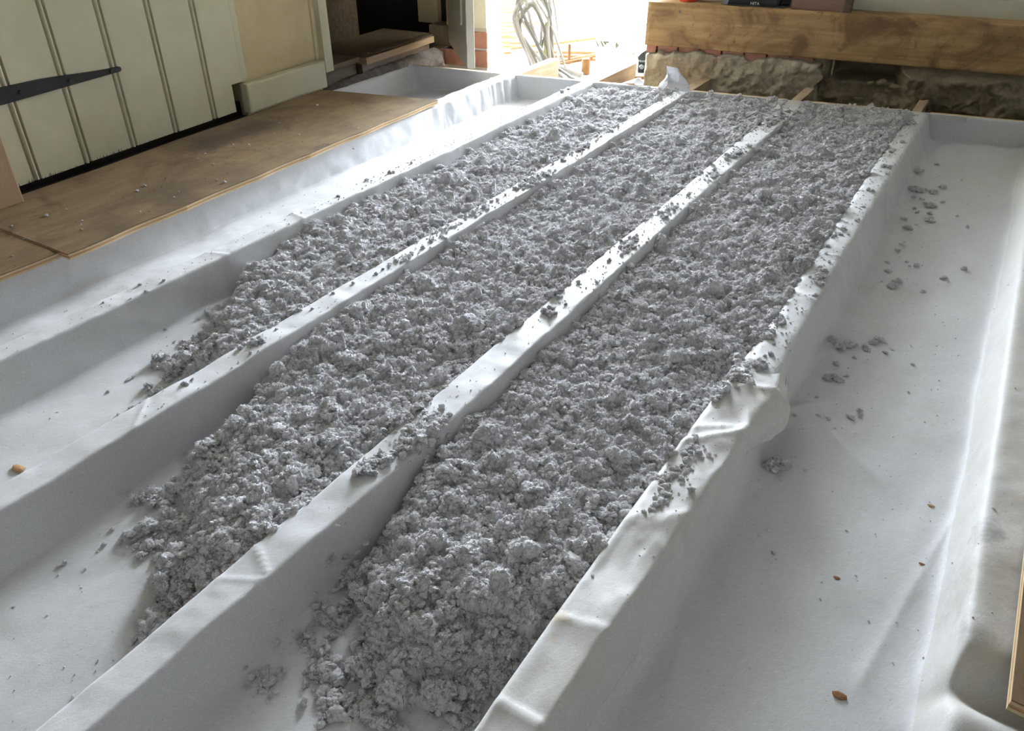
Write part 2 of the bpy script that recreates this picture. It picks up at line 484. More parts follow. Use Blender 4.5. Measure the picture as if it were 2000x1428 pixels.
# --- back wall: rough rendered dwarf wall, plaster above, bricks showing at the top
def rough_grid(fr, u0, u1, z0, z1, du, relief, seed, edge_fn=None):
    nu = int((u1 - u0) / du) + 1; nz = int((z1 - z0) / du) + 1
    U, Z = np.meshgrid(np.linspace(u0, u1, nu), np.linspace(z0, z1, nz), indexing='ij')
    vn = VN(seed)
    n = relief * (fbm(vn, U * 14, Z * 14, 5)) + relief * 0.5 * np.abs(fbm(VN(seed + 1), U * 30, Z * 30, 3))
    if edge_fn is not None: n = edge_fn(U, Z, n)
    pts = fr.o + U[..., None] * fr.u + n[..., None] * fr.n + Z[..., None] * np.array([0, 0, 1.0])
    idx = np.arange(nu * nz).reshape(nu, nz)
    f = np.stack([idx[:-1, :-1], idx[1:, :-1], idx[1:, 1:], idx[:-1, 1:]], -1).reshape(-1, 4)
    return pts.reshape(-1, 3), f.tolist(), n.reshape(-1)
wall_back = tag(empty('wall_back', BW(0, 0, -0.13)), 'rough rendered dwarf wall below the long timber beam', None, None, 'structure')
vnE = VN(31)
def e1(U, Z, n):
    # broken upper edge of the render coat and its right-hand break
    top = 0.098 - 0.028 * np.clip(fbm(vnE, U * 22, U * 0 + 3.3, 3) + 0.25, 0, 1) - 0.012 * (U < 0.06)
    right = 0.735 + 0.03 * fbm(vnE, Z * 25, Z * 0 + 8, 3)
    cut = sstep(0.0, 0.006, Z - top) + sstep(0, 0.01, U - right) + sstep(0.0, 0.02, 0.012 - U) * 0.5
    return 0.022 + n - 0.05 * np.clip(cut, 0, 1)
v, f, _ = rough_grid(BW, 0.0, 0.78, -0.15, 0.12, 0.005, 0.030, 41, e1)
mesh_obj('render_coat', v, f, 'render_coat', wall_back, True)
def e2(U, Z, n):
    # rubble core: a hollow under the beam, a shelf of stones and a rougher mass to the right
    hollow = sstep(0.0, 0.04, U - 0.76) * sstep(0.0, 0.05, 1.05 + 0.35 * (0.06 - Z) - U) * sstep(0.028, 0.05, Z + 0.02 * fbm(vnE, U * 12, U * 0 + 1, 2))
    mass = 0.03 * sstep(0, 0.10, U - 0.98 - 0.25 * (0.08 - Z)) 
    return np.minimum(0.0 + 1.5 * n - 0.13 * hollow + mass, 0.06 - 0.05 * sstep(0.06, 0.10, Z))
v, f, _ = rough_grid(BW, 0.74, 2.9, -0.15, 0.112, 0.006, 0.034, 57, e2)
mesh_obj('rubble_core', v, f, 'rubble', wall_back, True)
MB().box(0.0, 3.7, -0.55, -0.16, -0.2, 0.28, BW).box(-0.0, 0.75, -0.4, -0.02, -0.2, 0.12, BW).build('masonry_core', 'rubble', wall_back)
for k in range(8):
    for r_, z0 in enumerate((0.035, 0.0775)):
        a = 0.004 + k * 0.093 - (0.045 if r_ else 0)
        a0, a1 = max(a, 0.002), min(a + 0.086, 0.73)
        if a1 - a0 < 0.02: continue
        MB().box(a0, a1, -0.05, 0.006 + random.uniform(-.002, .003), z0, z0 + 0.033, BW, 0.003).build('brick', 'brick_red', wall_back)
# small stones lodged in the rubble
for (uu, zz, s) in ((0.93, 0.035, 0.012), (0.97, 0.042, 0.015), (1.02, 0.028, 0.013), (1.09, 0.075, 0.02), (1.25, 0.02, 0.022), (1.4, 0.05, 0.018), (0.90, -0.03, 0.012)):
    bm = bmesh.new(); bmesh.ops.create_icosphere(bm, subdivisions=2, radius=s)
    for vv in bm.verts: vv.co *= 1 + 0.9 * mnoise.noise(vv.co * 45 + Vector((uu * 9, 0, 0))); vv.co.z *= 0.75; vv.co.x *= 1.35
    c = BW(uu, 0.004, zz)
    vs_ = [np.array(vv.co) + c for vv in bm.verts]; fs_ = [tuple(x.index for x in ff.verts) for ff in bm.faces]; bm.free()
    MB().add(vs_, fs_).build('stone', 'rubble', wall_back, True)
MB().box(-0.0, 3.7, -0.40, -0.082, 0.27, 2.4, BW).build('wall_upper', 'cream_plaster', wall_back)

# --- timber beam
def beam():
    u0, u1 = -0.002, 2.9
    nu = 180; ring = []
    z0, z1, d0, d1 = 0.109, 0.283, -0.155, 0.028
    r = 0.006
    prof = []
    for (cx, cz, a0) in ((d1 - r, z0 + r, -90), (d1 - r, z1 - r, 0), (d0 + r, z1 - r, 90), (d0 + r, z0 + r, 180)):
        for k in range(4):
            a = math.radians(a0 + 30 * k); prof.append((cx + r * math.cos(a), cz + r * math.sin(a)))
    # subdivide the front face
    full = []
    for i in range(len(prof)):
        p, q = prof[i], prof[(i + 1) % len(prof)]
        n = 14 if i == 3 else 1
        for k in range(n): full.append((p[0] + (q[0] - p[0]) * k / n, p[1] + (q[1] - p[1]) * k / n))
    v = []; n = len(full)
    for i in range(nu + 1):
        uu = u0 + (u1 - u0) * i / nu
        for (b, c) in full:
            w1 = 0.0022 * mnoise.noise(Vector((uu * 7, b * 20, c * 14))) + 0.0010 * mnoise.noise(Vector((uu * 25, 5, c * 90)))
            sag = 0.002 * math.sin(uu * 2.1)
            v.append(BW(uu, b + w1, c + sag + 0.0015 * mnoise.noise(Vector((uu * 12, c * 3, 9))) + 0.012 * max(0, uu - 0.9) / 2 * 0))
    f = [(i * n + k, (i + 1) * n + k, (i + 1) * n + (k + 1) % n, i * n + (k + 1) % n) for i in range(nu) for k in range(n)]
    f += [tuple(range(n)), tuple(nu * n + k for k in range(n))[::-1]]
    o = MB().add(v, f).build('timber_beam', 'oak_beam', None, True, loc=tuple(BW(0, 0, 0.109)))
    tag(o, 'long stained oak beam lying on the rough wall at the back', 'beam')
    # knots and a nail head
    for (uu, zz, s) in ((0.135, 0.25, 0.005), (1.36, 0.24, 0.004)):
        c = BW(uu, 0.028, zz)
        MB().tube([c, c + BW.n * 0.004], [s, s * 0.7], 8).build('nail_head', 'grey_metal', o)
beam()

# --- brick pier at the doorway
pier = tag(empty('pier', (-2.36, 3.36, -0.15)), 'red brick pier with pale mortar and plaster beside the doorway', None, None, 'structure')
PR = Frame((-2.215, 3.40, 0), (-0.985, -0.17, 0)); PR.n = np.array([0.17, -0.985, 0])
MB().box(0.006, 0.245, -0.22, -0.008, -0.17, -0.012, PR).box(0.006, 0.185, -0.2, -0.008, -0.01, 0.10, PR).build('mortar_core', 'mortar', pier)
def bricks(rows):
    for (a0, a1, z0, z1) in rows:
        MB().box(a0, a1, -0.1, 0.002 + random.uniform(-.002, .003), z0, z1, PR, 0.004).build('brick', 'brick_red', pier)
bricks([(0.0, 0.075, 0.002, 0.076), (0.085, 0.19, 0.002, 0.076),
        (0.0, 0.105, -0.088, -0.012), (0.118, 0.235, -0.088, -0.012), (0.246, 0.30, -0.088, -0.012)])
MB().box(0.0, 0.185, -0.2, 0.010, 0.094, 2.4, PR, 0.004).build('plaster_face', 'cream_plaster', pier)

MB().box(0.19, 0.25, -0.2, -0.07, 0.085, 2.4, PR).build('plaster_return', 'ochre_plaster', pier)
MB().box(0.19, 0.34, -0.2, -0.05, -0.17, 0.083, PR).build('rubble_fill', 'rubble', pier)

# --- stair cupboard recess
LWd = lambda y, n, z: LW(lwu(y), n, z)
st = tag(empty('staircase', LWd(2.85, -0.15, -0.1)), 'dark enclosed stair with brown carpeted tread beside the hanging door panel', 'staircase')
def lb(y0, y1, n0, n1, z0, z1, bev=0.0): return MB().box(lwu(y0), lwu(y1), n0, n1, z0, z1, LW, bev)
lb(2.69, 3.255, -0.30, -0.008, 0.066, 0.076, 0.004).build('carpet_tread', 'carpet', st)
lb(2.695, 3.25, -0.30, 0.0, 0.036, 0.065, 0.003).build('tread_nosing', 'nosing_wood', st)
lb(2.46, 2.685, -0.30, -0.03, 0.048, 0.070, 0.003).build('side_tread', 'stair_wood', st)
lb(2.46, 2.685, -0.25, -0.05, -0.02, 0.046, 0.003).build('side_riser', 'stair_wood', st)
lb(2.46, 3.06, -0.33, -0.30, 0.07, 0.40, 0.004).build('carpet_riser', 'carpet', st)
lb(2.46, 3.06, -0.62, -0.31, 0.40, 0.41, 0.004).build('carpet_tread', 'carpet', st)
lb(2.70, 3.25, -0.10, -0.03, -0.01, 0.034, 0.003).build('riser_board', 'stair_wood', st)
# carpet loops on the front edge of the tread
mb = MB()
for k in range(70):
    yy = 2.70 + 0.545 * k / 69
    c = LWd(yy, -0.010 - 0.006 * (k % 2), 0.076)
    mb.tube([c + LW.n * 0.008, c + np.array([0, 0, 0.005]), c - LW.n * 0.012], 0.0032, 5)
mb.build('carpet_loops', 'carpet', st)['kind'] = 'stuff'
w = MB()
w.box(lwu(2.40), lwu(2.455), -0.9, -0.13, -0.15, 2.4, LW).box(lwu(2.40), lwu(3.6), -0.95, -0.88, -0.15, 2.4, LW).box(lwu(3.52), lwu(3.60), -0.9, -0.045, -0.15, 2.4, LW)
w.build('wall_stair', 'shade_black')['kind'] = 'structure'  # recess walls coloured near-black to paint in the stair's darkness
lb(3.485, 3.55, -0.24, -0.12, 0.075, 2.0, 0.004).build('trim_4', 'ochre_plaster')['kind'] = 'structure'
# rubble plinth under the stair
def plinth():
    u0, u1 = lwu(2.42), lwu(3.29); nu, nz = 150, 22
    v = []
    for i in range(nu + 1):
        uu = u0 + (u1 - u0) * i / nu
        for j in range(nz + 1):
            zz = -0.13 + 0.135 * j / nz
            b = 0.022 + 0.02 * mnoise.fractal(Vector((uu * 18, 2, zz * 22)), 0.8, 2.0, 4) - 0.05 * max(0, (j / nz - 0.75) * 4) ** 2 - 0.05 * max(0.0, 1 - i / 40) ** 1.5
            v.append(LW(uu, b, zz - 0.02 * max(0, 1 - i / 60)))
    f = [(i * (nz + 1) + j, (i + 1) * (nz + 1) + j, (i + 1) * (nz + 1) + j + 1, i * (nz + 1) + j + 1) for i in range(nu) for j in range(nz)]
    o = mesh_obj('trim_5', v, f, 'plinth_stone', None, True); o['kind'] = 'structure'
plinth()
MB().box(lwu(2.42), lwu(3.34), -0.4, -0.05, -0.15, -0.02, LW).build('under_stair_shade', 'shade_black')['kind'] = 'structure'  # black filler painting the shade below the treads

# --- hanging cupboard door panel, seen nearly edge on, open into the room
dp = tag(empty('door_panel', (-2.13, 3.02, 0.05)), 'beige panelled cupboard door swung open in front of the brick pier', 'door')
DF = Frame((-2.318, 3.222, 0), (0.683, -0.731, 0)); DF.n = np.array([-0.731, -0.683, 0])
plain('door_beige', (0.47, 0.43, 0.33), 0.5, 0.35)
MB().box(0.0, 0.565, -0.034, 0.0, 0.05, 1.9, DF, 0.004).build('leaf', 'door_beige', dp)
# raised field with rounded lower corners
poly = []
for k in range(9):
    a = math.radians(180 + 90 * k / 8); poly.append((0.27 + 0.03 * (1 + math.cos(a)), 0.20 + 0.03 * (1 + math.sin(a))))
for k in range(9):
    a = math.radians(270 + 90 * k / 8); poly.append((0.44 + 0.03 * math.cos(a), 0.23 + 0.03 * math.sin(a)))
poly += [(0.47, 1.7), (0.27, 1.7)]
MB().prism(poly, 0.0, 0.008, DF).build('raised_panel', 'cream_paint', dp)

# --- brown timber post foot at the left frame edge
pst = MB().box(-2.222, -2.152, 0.72, 1.018, 0.02, 1.1, bev=0.004).build('timber_post', 'post_wood', loc=(-2.19, 0.87, 0.02))
tag(pst, 'brown upright board standing on plywood before the plank door', 'post')

# --- plywood sheets on the left
def ply(name, poly, z0, z1, label):
    e = tag(empty(name, (poly[0][0], poly[0][1], z0)), label, 'plywood')
    MB().prism_z(poly, z1 - 0.002, z1).build('face_veneer', 'plywood', e)
    k = 3
    for i in range(k):
        a = z0 + (z1 - 0.002 - z0) * i / k; b = z0 + (z1 - 0.002 - z0) * (i + 1) / k
        ins = 0.0012 if i % 2 else 0.0
        c = np.mean(np.array(poly), 0)
        pp = [tuple(np.array(p) + (c - np.array(p)) / np.linalg.norm(c - np.array(p)) * ins) for p in poly]
        MB().prism_z(pp, a, b - 0.0003).build('ply_core', 'ply_edge' if i % 2 == 0 else 'chip_tan', e)
    return e
right = [(-1.752, 0.881)] + [(-1.752 - 0.068 * t + 0.0022 * math.sin(t * 37) + random.uniform(-.0012, .0012), 0.881 + 1.561 * t) for t in np.linspace(0.03, 0.97, 40)] + [(-1.820, 2.442)]
ply('plywood_sheet', right + [(-2.310, 2.324), (-2.270, 1.896), (-2.258, 1.60), (-2.226, 1.31), (-2.212, 1.05), (-2.210, 0.884)], 0.004, 0.020, 'brown plywood sheet along the plank door with a dark damp patch')
right = [(-1.786, -0.4)] + [(-1.786 + random.uniform(-.001, .001), -0.4 + 1.27 * t) for t in np.linspace(0.05, 0.95, 25)] + [(-1.786, 0.8785)]
ply('plywood_sheet', right + [(-2.216, 0.8785), (-2.15, -0.4)], 0.001, 0.017, 'brown plywood sheet in the near left corner below the timber post')
# offcut under the camera, right
e = ply('plywood_offcut', [(0.2005, 0.725), (0.207, 1.1), (0.214, 2.2), (0.222, 3.30), (0.9, 3.30), (0.9, 0.66)], 0.006, 0.024, 'pale brown board edge at the right beside the dirty membrane strip')

# ================================================================ JOISTS, MEMBRANE
Y0 = -0.45
def yend(x): return 3.32 + 0.175 * x
JN = ['far left', 'second', 'third', 'fourth', 'fifth', 'right-hand']
vn1, vn2, vn3 = VN(1), VN(2), VN(3)
def jedges(i, y):
    L0 = [-1.885, -1.525, -1.128, -0.702, -0.271, 0.153][i]
    R0 = [-1.818, -1.470, -1.072, -0.636, -0.204, 0.236][i]
    w = 0.0045 * fbm(vn1, y * 3.1 + 11 * i, y * 0 + i * 7.7, 3)
    w2 = 0.0055 * fbm(vn2, y * 3.7 + 5 * i, y * 0 + i * 3.1, 3)
    L = L0 + w; R = R0 + w2
    if i == 4:
        L = L - 0.016 * sstep(1.25, 0.5, y); R = R - 0.022 * sstep(0.9, 0.35, y) + 0.008 * sstep(0.8, 1.0, y) * sstep(1.5, 1.1, y)
    if i == 3: R = R - 0.016 * sstep(0.7, 0.15, y)
    return L, R
ZF = -0.094
# timber joists inside the wrap; their bare ends show beyond it
ends = [3.42, 3.53, 3.455, 3.505, 3.555, 3.60]
jn_lab = ['bare joist end below the loop of cables', 'bare pale joist end pointing at the doorway', 'bare joist end behind the torn white flap',
          'bare joist end against the rendered wall, left of the hollow', 'bare joist end against the dark rubble at right', 'joist under the dirty membrane strip at right']
for i in range(6):
    a, b = jedges(i, np.linspace(-0.4, 3.3, 200)); a = float(a.max()) + 0.005; b = float(b.min()) - 0.005
    if i == 5: b = a + 0.05
    if i == 0: a, b = -1.87, -1.826
    o = MB().box(a, b, Y0 if i < 5 else 0.86, ends[i], -0.12, -0.006, bev=0.002).build('floor_joist', 'joist_wood', loc=((a + b) / 2, 1.5, -0.12))
    tag(o, jn_lab[i], 'joist', 'floor joists')
# end boards across the bays
for i in range(6):
    if i == 0: x0, x1 = -2.30, -1.895
    else:
        x0 = float(jedges(i - 1, np.array([3.1]))[1][0]) + 0.002; x1 = float(jedges(i, np.array([3.1]))[0][0]) - 0.002
    fr = Frame((x0, yend(x0) + 0.024, 0), (1, 0.175, 0))
    ln = (x1 - x0) * math.hypot(1, 0.175)
    o = MB().box(0.0, ln, -0.006, 0.010, -0.115, 0.001, fr, 0.001).build('end_board', 'batten_wood', loc=tuple(fr(ln / 2, 0, -0.115)))
    tag(o, 'thin timber board closing the far end of %s' % ['the short bay under the cupboard door', 'the empty bay beside the plywood', 'the leftmost filled bay', 'the middle filled bay', 'the right filled bay', 'the empty right bay'][i], 'board', 'end boards of the bays')
fr = Frame((0.24, yend(0.24) + 0.016, 0), (1, 0.175, 0))
MB().box(0.0, 0.9, -0.006, 0.010, -0.115, 0.001, fr, 0.001).build('trim_7', 'batten_wood')['kind'] = 'structure'

NR = 660
tt = np.concatenate([np.linspace(0, 1, NR)])
yy = Y0 + tt * (3.2 - Y0)
ctrl = []      # (x(y), z(y), samples to next)
def add_c(x, z, n): ctrl.append((x * np.ones_like(yy) if np.isscalar(x) else x, z * np.ones_like(yy) if np.isscalar(z) else z, n))
add_c(-2.33, -0.005, 4); add_c(-2.318, -0.008, 16); add_c(-2.285, ZF, 46)
seg_mark = []
z5 = -0.045 * np.exp(-((yy - 0.712) / 0.03) ** 2) - 0.022 * sstep(0.72, 0.62, yy)
for i in range(6):
    L, R = jedges(i, yy)
    lb_ = 0.022 + 0.008 * vn3(yy * 4, yy * 0 + i); rb_ = 0.018 + 0.012 * (vn3(yy * 3.3, yy * 0 + 20 + i) + 0.3)
    if i == 4: rb_ = rb_ + 0.012 * sstep(1.2, 1.7, yy)
    jz = z5 if i == 5 else 0.0
    add_c(L - lb_, ZF + 0.004 * vn2(yy * 5, yy * 0 + i), 28)
    k0 = sum(c[2] for c in ctrl)
    add_c(L, jz, 24 if i not in (5,) else 30)
    add_c(R, jz if i != 5 else jz - 0.004, 28)
    if i < 5: add_c(R + rb_, ZF + 0.004 * vn2(yy * 5, yy * 0 + 30 + i), 60)
add_c(0.262, -0.02, 6); add_c(0.30, -0.035, 0)
xs, zs = [], []
for (a, b) in zip(ctrl[:-1], ctrl[1:]):
    for k in range(a[2]):
        s = k / a[2]; xs.append(a[0] * (1 - s) + b[0] * s); zs.append(a[1] * (1 - s) + b[1] * s)
xs.append(ctrl[-1][0]); zs.append(ctrl[-1][1])
X = np.stack(xs, 1); Z = np.stack(zs, 1)          # rows x U
def smooth(A, it, mask=None):
    for _ in range(it):
        B = A.copy(); B[:, 1:-1] = 0.25 * A[:, :-2] + 0.5 * A[:, 1:-1] + 0.25 * A[:, 2:]
        A = B if mask is None else A * (1 - mask) + B * mask
    return A
X = smooth(X, 5); Z = smooth(Z, 5)
mask = (sstep(-0.33, -0.29, X.mean(0)) * (1 - 0.5 * sstep(-0.05, 0.05, X.mean(0))))[None, :]
X = smooth(X, 34, mask); Z = smooth(Z, 34, mask)
Yg = Y0 + tt[:, None] * (yend(X) - Y0)
# slack and wrinkles
floor_w = np.clip(-Z / 0.09, 0, 1)
Z = Z + floor_w * (0.009 * fbm(vn1, X * 6, Yg * 4, 3) + 0.0015 * fbm(vn2, X * 26, Yg * 18, 2))
Z = Z + (1 - floor_w) * (0.0035 * fbm(vn3, X * 12, Yg * 14, 3))
X = X + 0.006 * fbm(vn2, Yg * 9, Z * 12 + X * 2, 3) * np.clip(-Z / 0.03, 0, 1)
# dry folds on the left face of the empty bay near its far corner
fold = sstep(2.25, 2.75, Yg) * sstep(-1.60, -1.78, X) * sstep(-1.95, -1.88, X)
X = X + fold * 0.016 * (np.abs(fbm(VN(9), Yg * 16, Z * 5 + 3, 2)) - 0.12) * 2
# sharp creases across the tops: (joist, y at left edge, y at right edge, height, width)
for (ji, ya, yb, am, wd) in [(4, 1.62, 1.60, 0.004, 0.012), (4, 1.84, 1.86, 0.003, 0.01), (4, 2.45, 2.42, 0.002, 0.012), (3, 0.47, 0.44, 0.003, 0.010), (3, 0.40, 0.43, 0.002, 0.008),
                             (3, 1.86, 1.80, 0.003, 0.010), (1, 1.37, 1.36, 0.004, 0.008), (1, 1.08, 1.10, 0.002, 0.01), (2, 0.62, 0.55, 0.002, 0.008), (2, 2.02, 2.0, 0.004, 0.02)]:
    L, R = jedges(ji, Yg[:, 0])
    s = (X - L[:, None]) / (R - L)[:, None]
    d = Yg - (ya + (yb - ya) * s)
    Z = Z + (s > -0.25) * (s < 1.3) * am * np.where(d > 0, np.exp(-d / (wd * 0.35)), np.exp(d / wd))
# folds in the empty right-hand bay
for (x0, y0, x1, y1, am, wd) in [(-0.16, 1.33, 0.02, 1.18, 0.006, 0.03), (-0.19, 1.27, -0.12, 1.36, 0.012, 0.018), (0.06, 0.75, 0.13, 1.15, 0.004, 0.012), (-0.15, 0.62, 0.02, 0.55, 0.004, 0.03), (-0.19, 0.9, -0.14, 0.6, 0.004, 0.015)]:
    dx, dy = x1 - x0, y1 - y0; l = math.hypot(dx, dy)
    a = ((X - x0) * dx + (Yg - y0) * dy) / l; d = np.abs(((X - x0) * dy - (Yg - y0) * dx) / l)
    Z = Z + am * np.exp(-d / wd) * sstep(-0.03, 0.03, a) * sstep(l + 0.03, l - 0.03, a) * floor_w
# far upstand
eX, eY, eZ = [], [], []
for k in range(1, 19):
    s = k / 15.0
    last = Z[-1]
    if s <= 1: e = last * (1 - s); yo = 0.004 * k / 15 + 0.004 * fbm(vn3, X[-1] * 20, np.full_like(last, s * 2), 2)
    else: e = 0.003 - 0.0008 * (k - 15) + 0 * last; yo = 0.004 + 0.004 * (k - 15)
    bow = 0.006 * math.sin(math.pi * min(1, s)) * vn1(X[-1] * 9, X[-1] * 0 + 2)
    eX.append(X[-1]); eY.append(Yg[-1] + yo * (1 if s <= 1 else 1) + bow); eZ.append(np.maximum(e, last) if s <= 1 else e)
X = np.vstack([X, np.array(eX)]); Yg = np.vstack([Yg, np.array(eY)]); Z = np.vstack([Z, np.array(eZ)])
nR, nU = X.shape
PT = np.stack([X, Yg, Z], -1)
du = np.gradient(PT, axis=1); dv = np.gradient(PT, axis=0)
NRM = np.cross(du, dv); NRM /= (np.linalg.norm(NRM, axis=-1, keepdims=True) + 1e-12)
mem = tag(empty('floor_membrane', (-1.0, 1.4, -0.1)), 'white spun membrane draped over the joists and lining the bays', 'membrane')
cuts = []
cum = np.cumsum([0] + [c[2] for c in ctrl[:-1]])
# control indices: 0,1,2 then for each joist (Lbase, L, R, Rbase)
bounds = [('bay_lining', 0, cum[3] + 2)]
ci = 3
for i in range(6):
    endi = cum[ci + 3] - 2 if i < 5 else nU - 1
    bounds.append(('joist_cover', cum[ci] + 2, endi))
    if i < 5:
        nxt = cum[ci + 4] + 2
        bounds.append(('bay_lining', endi, nxt))
    ci += 4
vals_all = []
for (nm, a, b) in bounds:
    sub = PT[:, a:b + 1]; n = sub.shape[1]
    idx = np.arange(nR * n).reshape(nR, n)
    f = np.stack([idx[:-1, :-1], idx[:-1, 1:], idx[1:, 1:], idx[1:, :-1]], -1).reshape(-1, 4)
    dirty = nm == 'joist_cover' and a > bounds[-2][1]
    o = mesh_obj(nm, sub.reshape(-1, 3), f.tolist(), 'membrane_dirty' if dirty else 'membrane', mem, True)
    o.data.normals_split_custom_set_from_vertices(NRM[:, a:b + 1].reshape(-1, 3).tolist())
    if dirty: o['label'] = 'dirt-smudged cover of the right-hand joist'
# overlapping near sheet on the fifth joist, its hem flaring out
def lap():
    nu_, nv_ = 90, 260
    s = np.linspace(0, 1, nu_)[None, :]; vv = np.linspace(0, 1, nv_)[:, None]
    ye = 1.36 - 0.16 * np.clip((s - 0.60) / 0.40, 0, 1)
    y = Y0 + (ye - Y0) * vv
    L, R = jedges(4, y)
    w_ = VN(77)
    bul = np.exp(-((y - 1.20) / 0.085) ** 2)
    flare = 0.004 + 0.030 * bul + 0.016 * sstep(1.0, 0.5, y)
    hem = -0.078 + 0.030 * sstep(0.92, 1.08, y)
    cx = [L - 0.016 + 0 * y, L - 0.003, R - 0.004 + 0.010 * bul, R + 0.004 + 0.018 * bul, R + flare]
    cz = [-0.045 + 0 * y, 0.004 + 0.003 * bul, 0.004 - 0.002 * bul, -0.012 + 0 * y, hem]
    ks = [0.0, 0.2, 0.62, 0.70, 1.0]
    Xl = np.zeros((nv_, nu_)); Zl = np.zeros((nv_, nu_))
    for k in range(4):
        t = np.clip((s - ks[k]) / (ks[k + 1] - ks[k]), 0, 1); m_ = (s >= ks[k]) & (s <= ks[k + 1])
        Xl = np.where(m_, cx[k] * (1 - t) + cx[k + 1] * t, Xl); Zl = np.where(m_, cz[k] * (1 - t) + cz[k + 1] * t, Zl)
    Xl = smooth(Xl, 8); Zl = smooth(Zl, 8)
    Zl = Zl + 0.007 * fbm(w_, Xl * 14, y * 10, 3) * sstep(0.15, 0.3, s) + 0.004
    Xl = Xl + 0.010 * fbm(VN(78), y * 8, s * 2, 3) * sstep(0.6, 0.8, s)
    crum = sstep(0.35, 0.8, y) * sstep(0.15, 0.3, s)
    Zl = Zl + crum * (0.0055 * (0.22 - np.abs(fbm(VN(79), Xl * 26 + y * 9, y * 16 - Xl * 7, 2)))); Xl = Xl + crum * sstep(0.6, 0.75, s) * 0.010 * (0.2 - np.abs(fbm(VN(80), y * 20, s * 4 + 2, 2)))
    tip = sstep(0.90, 1.0, vv); flat = sstep(0.80, 0.66, s)
    Zl = Zl - 0.016 * tip * flat; Xl = Xl + 0.010 * tip * sstep(0.76, 0.95, s)
    for (ya, yb, am, wd) in [(0.575, 0.588, 0.0035, 0.012), (0.44, 0.437, 0.005, 0.010), (0.985, 1.06, 0.008, 0.03), (1.03, 1.075, 0.005, 0.02), (0.78, 0.83, 0.003, 0.03), (1.17, 1.21, 0.004, 0.012)]:
        q = np.clip((Xl - L) / (R - L), 0, 1.2); d = y - (ya + (yb - ya) * q)
        Zl = Zl + am * np.where(d > 0, np.exp(-d / (wd * 0.35)), np.exp(d / wd)) * sstep(0.12, 0.25, s)
    P = np.stack([Xl, y + 0 * Xl, Zl], -1)
    idx = np.arange(nv_ * nu_).reshape(nv_, nu_)
    f = np.stack([idx[:-1, :-1], idx[:-1, 1:], idx[1:, 1:], idx[1:, :-1]], -1).reshape(-1, 4)
    o = mesh_obj('lap_sheet', P.reshape(-1, 3), f.tolist(), 'membrane_lap', mem, True)
    o['label'] = 'overlapping creased sheet end with a flared hem'
    md = o.modifiers.new('thick', 'SOLIDIFY'); md.thickness = 0.0008; md.offset = 1
lap()
# torn flap standing up at the far end, and the small loose flap on the right-hand end
def flap(name, grid, label):
    g = np.array(grid, float); r, c, _ = g.shape
    vs_ = g.reshape(-1, 3); idx = np.arange(r * c).reshape(r, c)
    f = [(idx[i, j], idx[i, j + 1], idx[i + 1, j + 1], idx[i + 1, j]) for i in range(r - 1) for j in range(c - 1)]
    o = mesh_obj(name, vs_, f, 'membrane_flap', mem); o['label'] = label
    s = o.modifiers.new('sub', 'SUBSURF'); s.levels = 2; s.render_levels = 2; s.subdivision_type = 'SIMPLE'
    md = o.modifiers.new('thick', 'SOLIDIFY'); md.thickness = 0.0008
    return o
flap('torn_flap', [[(-1.205, 3.12, 0.003), (-1.16, 3.10, 0.006), (-1.115, 3.10, 0.006), (-1.06, 3.11, 0.004)],
                   [(-1.203, 3.14, 0.018), (-1.165, 3.125, 0.034), (-1.125, 3.14, 0.030), (-1.078, 3.14, 0.020)],
                   [(-1.195, 3.16, 0.026), (-1.170, 3.13, 0.062), (-1.135, 3.165, 0.058), (-1.098, 3.15, 0.040)],
                   [(-1.185, 3.17, 0.034), (-1.176, 3.12, 0.090), (-1.150, 3.18, 0.074), (-1.118, 3.14, 0.060)]], 'torn white flap standing up')
flap('loose_flap', [[(-0.195, 3.275, 0.002), (-0.14, 3.285, 0.003), (-0.08, 3.296, 0.004)], [(-0.19, 3.268, -0.018), (-0.14, 3.272, -0.016), (-0.075, 3.283, -0.012)]], 'small loose flap folded over the end board')
for k, (x, y) in enumerate([(-1.31, 3.10), (-1.50, 3.075)]):
    flap('loose_flap', [[(x - 0.05, y, 0.004), (x, y + 0.006, 0.010), (x + 0.045, y + 0.012, 0.004)], [(x - 0.035, y + 0.05, 0.006), (x, y + 0.055, 0.022), (x + 0.03, y + 0.05, 0.008)], [(x - 0.02, y + 0.09, 0.004), (x, y + 0.09, 0.016), (x + 0.01, y + 0.085, 0.004)]], 'loose white edge lying over a joist end')

